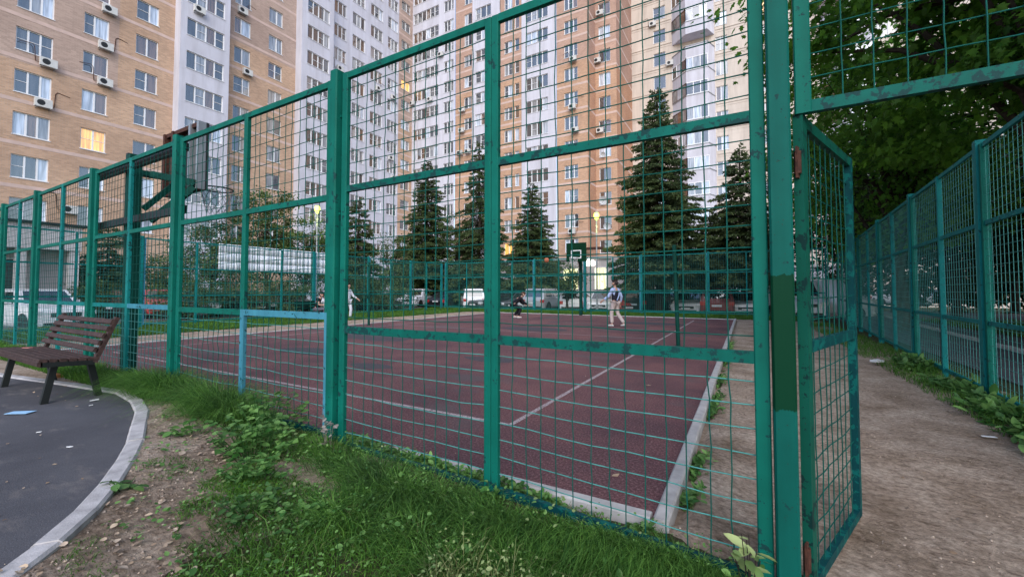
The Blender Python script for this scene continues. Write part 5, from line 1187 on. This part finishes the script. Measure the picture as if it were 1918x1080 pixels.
def person(loc, rot, sc, lab, J, top, legs, hair, shoes, sleeve=1.0, vest=None, grp='people at the court', kneebare=False):
    """J: joints in metres for a 1.7 m figure, +Y is forward"""
    e = empty('person', loc, rot, lab, 'person', grp); e.scale = (sc,)*3
    g = {k: Vector(v) for k, v in J.items()}; nodes = []; edges = []; idx = {}
    def add(k, p, *r): nodes.append((p[0], p[1], p[2], *r)); idx[k] = len(nodes)-1
    def ed(a, b): edges.append((idx[a], idx[b]))
    add('pel', g['pel'], .125, .095); add('waist', g['pel'].lerp(g['chest'], .45), .105, .08); add('chest', g['chest'], .135, .10); add('nb', g['neck'], .055); 
    nk = g['head']-g['neck']; add('nt', g['neck']+nk*.35, .05); add('jaw', g['neck']+nk*.62+g['face']*.025, .062, .068); add('hd', g['head']-g['face']*.01, .078, .092); add('crown', g['head']+nk.normalized()*.075, .055, .065)
    for a, b in (('pel', 'waist'), ('waist', 'chest'), ('chest', 'nb'), ('nb', 'nt'), ('nt', 'jaw'), ('jaw', 'hd'), ('hd', 'crown')): ed(a, b)
    add('nose', g['head']+g['face']*.105-nk.normalized()*.03, .014); ed('hd', 'nose')
    side = g['face'].cross(nk).normalized()
    for s, t in ((1, 'er'), (-1, 'el')): add(t, g['head']+side*.088*s-nk.normalized()*.02, .014, .02); ed('hd', t)
    for s in 'lr':
        add('sh'+s, g['sh'+s], .058); add('elb'+s, g['elb'+s], .042); add('wr'+s, g['wr'+s], .027); ed('chest', 'sh'+s); ed('sh'+s, 'elb'+s); ed('elb'+s, 'wr'+s)
        d = (g['wr'+s]-g['elb'+s]).normalized(); sd_ = d.cross(Vector((0, 1, .2))).normalized(); pm = g['wr'+s]+d*.055; add('pm'+s, pm, .034, .018); ed('wr'+s, 'pm'+s)
        for k, (u, L) in enumerate(((-.032, .062), (-.011, .075), (.011, .07), (.031, .052))):
            f1 = pm+d*.035+sd_*u; f2 = f1+d*L*.5+d.cross(sd_)*.008; f3 = f1+d*L+d.cross(sd_)*.03
            for j, (q, r_) in enumerate(((f1, .0095), (f2, .009), (f3, .0075))): add(f'f{s}{k}{j}', q, r_)
            ed('pm'+s, f'f{s}{k}0'); ed(f'f{s}{k}0', f'f{s}{k}1'); ed(f'f{s}{k}1', f'f{s}{k}2')
        add('th1'+s, g['wr'+s]+d*.03-sd_*.04, .011); add('th2'+s, g['wr'+s]+d*.07-sd_*.062, .009); ed('wr'+s, 'th1'+s); ed('th1'+s, 'th2'+s)
        add('hip'+s, g['hip'+s], .085); add('kn'+s, g['kn'+s], .055); add('cf'+s, g['kn'+s].lerp(g['an'+s], .35), .052); add('an'+s, g['an'+s], .036)
        ed('pel', 'hip'+s); ed('hip'+s, 'kn'+s); ed('kn'+s, 'cf'+s); ed('cf'+s, 'an'+s)
        add('toe'+s, g['toe'+s], .034, .026); ed('an'+s, 'toe'+s)
    skin_obj('body', nodes, edges, M['skin'], e)
    # clothes follow the same joints, a little wider
    def sub(name, keys, es, mat, rad, extra=()):
        nn = [(*g[k], *rad[k]) if k in g else (*[q for q in k2[k]], *rad[k]) for k in keys]; ii = {k: i for i, k in enumerate(keys)}
        return skin_obj(name, nn, [(ii[a], ii[b]) for a, b in es], mat, e)
    k2 = {'waist': g['pel'].lerp(g['chest'], .45), 'low': g['pel']+(g['pel']-g['chest'])*.12, 'col': g['chest'].lerp(g['neck'], .72), 'dl': g['elbl'].lerp(g['shl'], 1-sleeve) if sleeve < 1 else g['wrl'].lerp(g['elbl'], .12), 'dr': g['elbr'].lerp(g['shr'], 1-sleeve) if sleeve < 1 else g['wrr'].lerp(g['elbr'], .12)}
    kk = ['low', 'waist', 'chest', 'col', 'shl', 'shr', 'elbl', 'elbr', 'dl', 'dr'] if sleeve >= 1 else ['low', 'waist', 'chest', 'col', 'shl', 'shr', 'dl', 'dr']
    es = [('low', 'waist'), ('waist', 'chest'), ('chest', 'col'), ('chest', 'shl'), ('chest', 'shr')]+([('shl', 'elbl'), ('shr', 'elbr'), ('elbl', 'dl'), ('elbr', 'dr')] if sleeve >= 1 else [('shl', 'dl'), ('shr', 'dr')])
    sub('top', kk, es, M[top], dict(low=(.15, .115), waist=(.145, .11), chest=(.162, .12), col=(.07, .065), shl=(.075,), shr=(.075,), elbl=(.058,), elbr=(.058,), dl=(.05,), dr=(.05,)))
    if vest:
        k2['vt'] = g['chest'].lerp(g['neck'], .12)
        sub('vest', ['low', 'waist', 'chest', 'vt'], [('low', 'waist'), ('waist', 'chest'), ('chest', 'vt')], M[vest], dict(low=(.168, .13), waist=(.165, .13), chest=(.176, .135), vt=(.12, .10)))
        a, b = g['chest']+side*.13+Vector((0, -.145, .06)), g['pel']-side*.12+Vector((0, -.14, .02)); MB().tube([a, (a+b)/2+Vector((0, -.02, 0)), b], .022, 6).build('strap', M[top], e, smooth=True)
    lk = ['pel', 'hipl', 'hipr', 'knl', 'knr', 'anl', 'anr']; g2 = dict(g)
    nn = [(*g['pel'], .135, .105)]+[(*g[k], .098) for k in ('hipl', 'hipr')]+[(*g[k], .075) for k in ('knl', 'knr')]+[(*(g[k]+Vector((0, 0, .03))), .066) for k in ('anl', 'anr')]
    skin_obj('trousers', nn, [(0, 1), (0, 2), (1, 3), (2, 4), (3, 5), (4, 6)], M[legs], e)
    for s in 'lr':
        a, t = g['an'+s]+Vector((0, 0, -.035)), g['toe'+s]; hl = a-(t-a).normalized()*.05
        skin_obj('shoe', [(*hl, .042, .04), (*a, .046, .042), (*a.lerp(t, .55), .046, .036), (*(t+(t-a).normalized()*.03), .036, .026)], [(0, 1), (1, 2), (2, 3)], M[shoes], e, 1)
    up = nk.normalized(); hc = g['head']-g['face']*.022+up*.03
    skin_obj('hair', [(*(hc-up*.07-g['face']*.03), .06, .06), (*hc, .090, .098), (*(hc+up*.06), .072, .078), (*(hc+up*.045+g['face']*.06), .055, .05)], [(0, 1), (1, 2), (2, 3)], M[hair], e, 1)
    for s in (-1, 1):
        MB().lathe([(0, -.006), (.010, 0), (0, .006)], 8, tuple(g['head']+g['face']*.083+side*.03*s+up*.005)).build('eye', M['hair'], e)
    return e
def feet(px, dep, z): p = W(px, 545, dep); return (p.x, p.y, z)
walk = dict(pel=(0, 0, .95), chest=(0, -.01, 1.27), neck=(0, .0, 1.44), head=(0, .03, 1.62), face=Vector((-.35, .9, .05)).normalized(), shl=(-.17, 0, 1.38), shr=(.17, 0, 1.38), elbl=(-.27, .08, 1.13), wrl=(-.36, .26, .98), elbr=(.24, -.10, 1.12), wrr=(.27, -.02, .88),
            hipl=(-.09, 0, .88), hipr=(.09, 0, .88), knl=(-.10, .10, .49), anl=(-.11, .06, .08), toel=(-.12, .22, .035), knr=(.13, .0, .48), anr=(.20, -.24, .10), toer=(.22, -.10, .035))
person(feet(1152, 15.0, 0), R(66), .97, 'standing player with back turned, light blue shirt, dark vest and beige trousers', walk, 'shirt_blue', 'trousers_beige', 'hair', 'shoe_white', 1.0, 'vest_dark')
crouch = dict(pel=(0, -.22, .66), chest=(0, .06, .88), neck=(0, .20, .99), head=(.0, .30, 1.12), face=Vector((.3, .9, -.2)).normalized(), shl=(-.16, .13, .95), shr=(.16, .13, .95), elbl=(-.24, .26, .72), wrl=(-.14, .44, .62), elbr=(.22, .28, .72), wrr=(.14, .48, .64),
              hipl=(-.09, -.22, .60), hipr=(.09, -.22, .60), knl=(-.15, .14, .44), anl=(-.14, -.10, .08), toel=(-.15, .06, .035), knr=(.15, .14, .42), anr=(.16, -.02, .08), toer=(.17, .14, .035))
person(feet(969, 19.8, 0), R(-45), 1.0, 'crouching player in black clothes and white shoes at the far end of the court', crouch, 'cloth_black', 'cloth_black', 'hair_brown', 'shoe_white')
sit = dict(pel=(0, -.05, .50), chest=(0, .02, .82), neck=(0, .10, .99), head=(0, .17, 1.15), face=Vector((.1, .97, -.2)).normalized(), shl=(-.16, .07, .93), shr=(.16, .07, .93), elbl=(-.22, .16, .68), wrl=(-.12, .38, .66), elbr=(.22, .16, .68), wrr=(.12, .38, .68),
           hipl=(-.09, -.03, .47), hipr=(.09, -.03, .47), knl=(-.13, .40, .50), anl=(-.13, .42, .08), toel=(-.13, .57, .035), knr=(.13, .40, .50), anr=(.13, .36, .08), toer=(.13, .51, .035))
sp_ = feet(596, 18.8, -.02)
person(sp_, R(-62), 1.0, 'seated person in a black t-shirt and grey jeans facing right, left of the double post', sit, 'cloth_black', 'jeans', 'hair', 'shoe_white', .55)
sp2 = feet(612, 19.0, -.02)
person(sp2, R(100), .97, 'seated person leaning towards the one in black, hidden by the post', sit, 'white_cloth', 'jeans', 'hair', 'shoe_white', .6)
person(feet(652, 18.8, 0), R(-75), .95, 'walking person in white clothes mostly hidden behind the double post', walk, 'white_cloth', 'white_cloth', 'hair', 'shoe_white')
b2 = empty('park_bench', (sp_[0], sp_[1], -.02), R(-62), 'dark green bench the two people sit on, by the left fence', 'bench', 'benches')
for k in range(5): MB().box(-.4, 1.3, -.28+.1*k, -.2+.1*k, .38, .41).build('seat_slat', M['pole'], b2)
for k in range(3): MB().box(-.4, 1.3, -.34-.02*k, -.31-.02*k, .5+.13*k, .6+.13*k).build('back_slat', M['pole'], b2)
for x_ in (-.3, 1.15):
    for y_ in (-.26, .12): MB().box(x_, x_+.05, y_, y_+.05, 0, .38).build('leg', M['black_steel'], b2)
bp = MB(); bp.lathe([(0, 0), (.14, .0), (.17, .08), (.16, .30), (.10, .40), (0, .42)], 12); o = bp.build('pack', M['cloth_black'], empty('backpack', (sp_[0]-.45, sp_[1]-.35, .39), 0, 'dark backpack on the bench behind the person in black', 'backpack'), smooth=True)
MB().tube([(.1, .15, .05), (.12, .22, .2), (.1, .15, .36)], .015, 5).build('strap', M['black'], o.parent)
# ball in the air
def ball_mat():
    m, nt, b = nodes_of('ball_rubber'); b.inputs['Roughness'].default_value = .6; b.inputs['Base Color'].default_value = (.42, .13, .06, 1); bump(nt, b, noise(nt, 200, 2), .2, .002); return m
bl = empty('basketball', tuple(W(1024, 487, 20)), .4, 'orange basketball in the air between the two players', 'ball')
MB().lathe([(.12*math.sin(math.pi*k/12), -.12*math.cos(math.pi*k/12)) for k in range(13)], 20).build('shell', ball_mat(), bl, smooth=True)
sm_ = MB()
for ax in range(3):
    pts = []
    for k in range(25):
        t = 2*math.pi*k/24; q = [math.cos(t)*.1205, math.sin(t)*.1205]; q.insert(ax, 0); pts.append(q)
    sm_.tube(pts, .003, 4, cap=False)
sm_.build('seam', M['black'], bl)

# ------------------------------------------------------------ litter
def flat_bit(name, pts2, loc, rz, mat, lab, cat, th=.004, curl=.01):
    e = MB(); n = len(pts2); top = [(x_, y_, th+curl*abs(x_)/.08) for x_, y_ in pts2]; bot = [(x_, y_, curl*abs(x_)/.08) for x_, y_ in pts2]
    e.face(top); e.face(bot[::-1])
    for k in range(n): e.face([bot[k], bot[(k+1) % n], top[(k+1) % n], top[k]])
    o = e.build(name, M[mat], label=lab, cat=cat); o.location = loc; o.rotation_euler = (0, 0, rz); return o
def gpos(px, py, z): return W(px, py, (EYE-z)*FPX/(py-545))
M['pink'] = plain('pink_wrapper', (.6, .22, .20), .6); M['orange_wrap'] = plain('orange_wrapper', (.62, .25, .10), .5); M['blue_cap'] = plain('blue_plastic', (.03, .07, .35), .4)
p = gpos(48, 771, .207); flat_bit('face_mask', [(-.09, -.04), (.09, -.045), (.09, .045), (-.09, .04)], (p.x, p.y, .207), R(35), 'paper_blue', 'light blue paper mask lying on the asphalt before the bench', 'litter', .003, .006)
for px, py, lab, s_ in ((184, 748, 'white scrap of paper beside the right rear bench leg', .045), (178, 757, 'small white paper ball on the asphalt near the mask side of the bench leg', .02), (84, 806, 'tiny white scrap in the middle of the asphalt', .015), (142, 833, 'tiny pale scrap low on the asphalt', .02)):
    p = gpos(px, py, .207); flat_bit('paper_scrap', [(-s_, -s_*.4), (s_*.6, -s_*.5), (s_, s_*.3), (-s_*.5, s_*.5)], (p.x, p.y, .208), random.random()*3, 'paper', lab, 'litter')
p = gpos(120, 704, .2); c_ = MB().lathe([(.0, 0), (.045, .0), (.05, .03), (.048, .09), (.03, .12), (0, .12)], 8); o = c_.build('crumpled_wrapper', [M['orange_wrap']], label='orange and white crumpled wrapper behind the bench', cat='litter'); o.location = (p.x, p.y, .2); o.rotation_euler = (1.2, .3, .5); o.scale = (1, .8, 1.1)
o = MB().lathe([(0, 0), (.018, 0), (.018, .015), (0, .016)], 12).build('bottle_cap', M['blue_cap'], label='small blue plastic cap near the right rear bench leg', cat='litter'); p = gpos(200, 717, .205); o.location = (p.x, p.y, .21)
bi = flat_bit('candy_wrapper', [(-.04, -.015), (.03, -.02), (.045, .012), (-.03, .02)], tuple(Vector((-6.75, 1.32, .665))), .6, 'pink', 'pink wrapper lying on the bench seat', 'litter')
p = gpos(1840, 817, 0); flat_bit('paper_scrap', [(-.05, -.015), (.05, -.02), (.05, .015), (-.04, .02)], (p.x, p.y, .01), .2, 'paper', 'white paper strip on the dirt path near the right edge', 'litter')
p = gpos(1638, 683, 0); flat_bit('paper_scrap', [(-.09, -.05), (.08, -.06), (.1, .05), (-.08, .06)], (p.x, p.y, .01), .8, 'paper', 'crumpled white paper by the foot of the right fence', 'litter', .03, .05)
for px, py, k in ((1212, 720, 0), (1150, 885, 1), (1143, 591, 2), (1060, 604, 3), (1047, 607, 4)):
    p = gpos(px, py, 0); flat_bit('fallen_leaf', [(-.035, 0), (0, -.02), (.035, 0), (0, .02)], (p.x, p.y, .003), k, 'dry_leaf', 'pale dry leaf lying on the maroon court', 'fallen leaf')['group'] = 'fallen leaves on the court'
rng2 = np.random.default_rng(3); x = rng2.uniform(-12, -.6, 260); y = rng2.uniform(2.6, 20, 260); m = 260; D = rng2.normal(size=(m, 3)); D[:, 2] *= .08
link('court_litter', leaves('court_litter', np.stack([x, y, np.full(m, .008)], 1), .022*(.5+rng2.random(m)), M['litter'], D=D, flat=.95))['kind'] = 'stuff'
x = rng2.uniform(-.3, 2.4, 500); y = rng2.uniform(.6, 12, 500); m = 500; D = rng2.normal(size=(m, 3)); D[:, 2] *= .1
link('path_litter', leaves('path_litter', np.stack([x, y, terrain(x, y)+.008], 1), .03*(.3+rng2.random(m)), M['litter'], D=D, flat=.95))['kind'] = 'stuff'
x = rng2.uniform(-11, -1.9, 260); y = rng2.uniform(-.5, 1.7, 260); k = in_poly(x, y, [(-15, 1.2), (-11, 1.25), (-8.4, 1.35), (-6.8, 1.6), (-5.75, 1.74), (-4.3, 1.38), (-3.5, 1.05), (-2.85, .7), (-2.4, .3), (-2, -.5), (-15, -.6)]); x, y = x[k], y[k]; m = len(x); D = rng2.normal(size=(m, 3)); D[:, 2] *= .1
link('asphalt_litter', leaves('asphalt_litter', np.stack([x, y, np.full(m, .212)], 1), .025*(.3+rng2.random(m)), M['litter'], D=D, flat=.95))['kind'] = 'stuff'
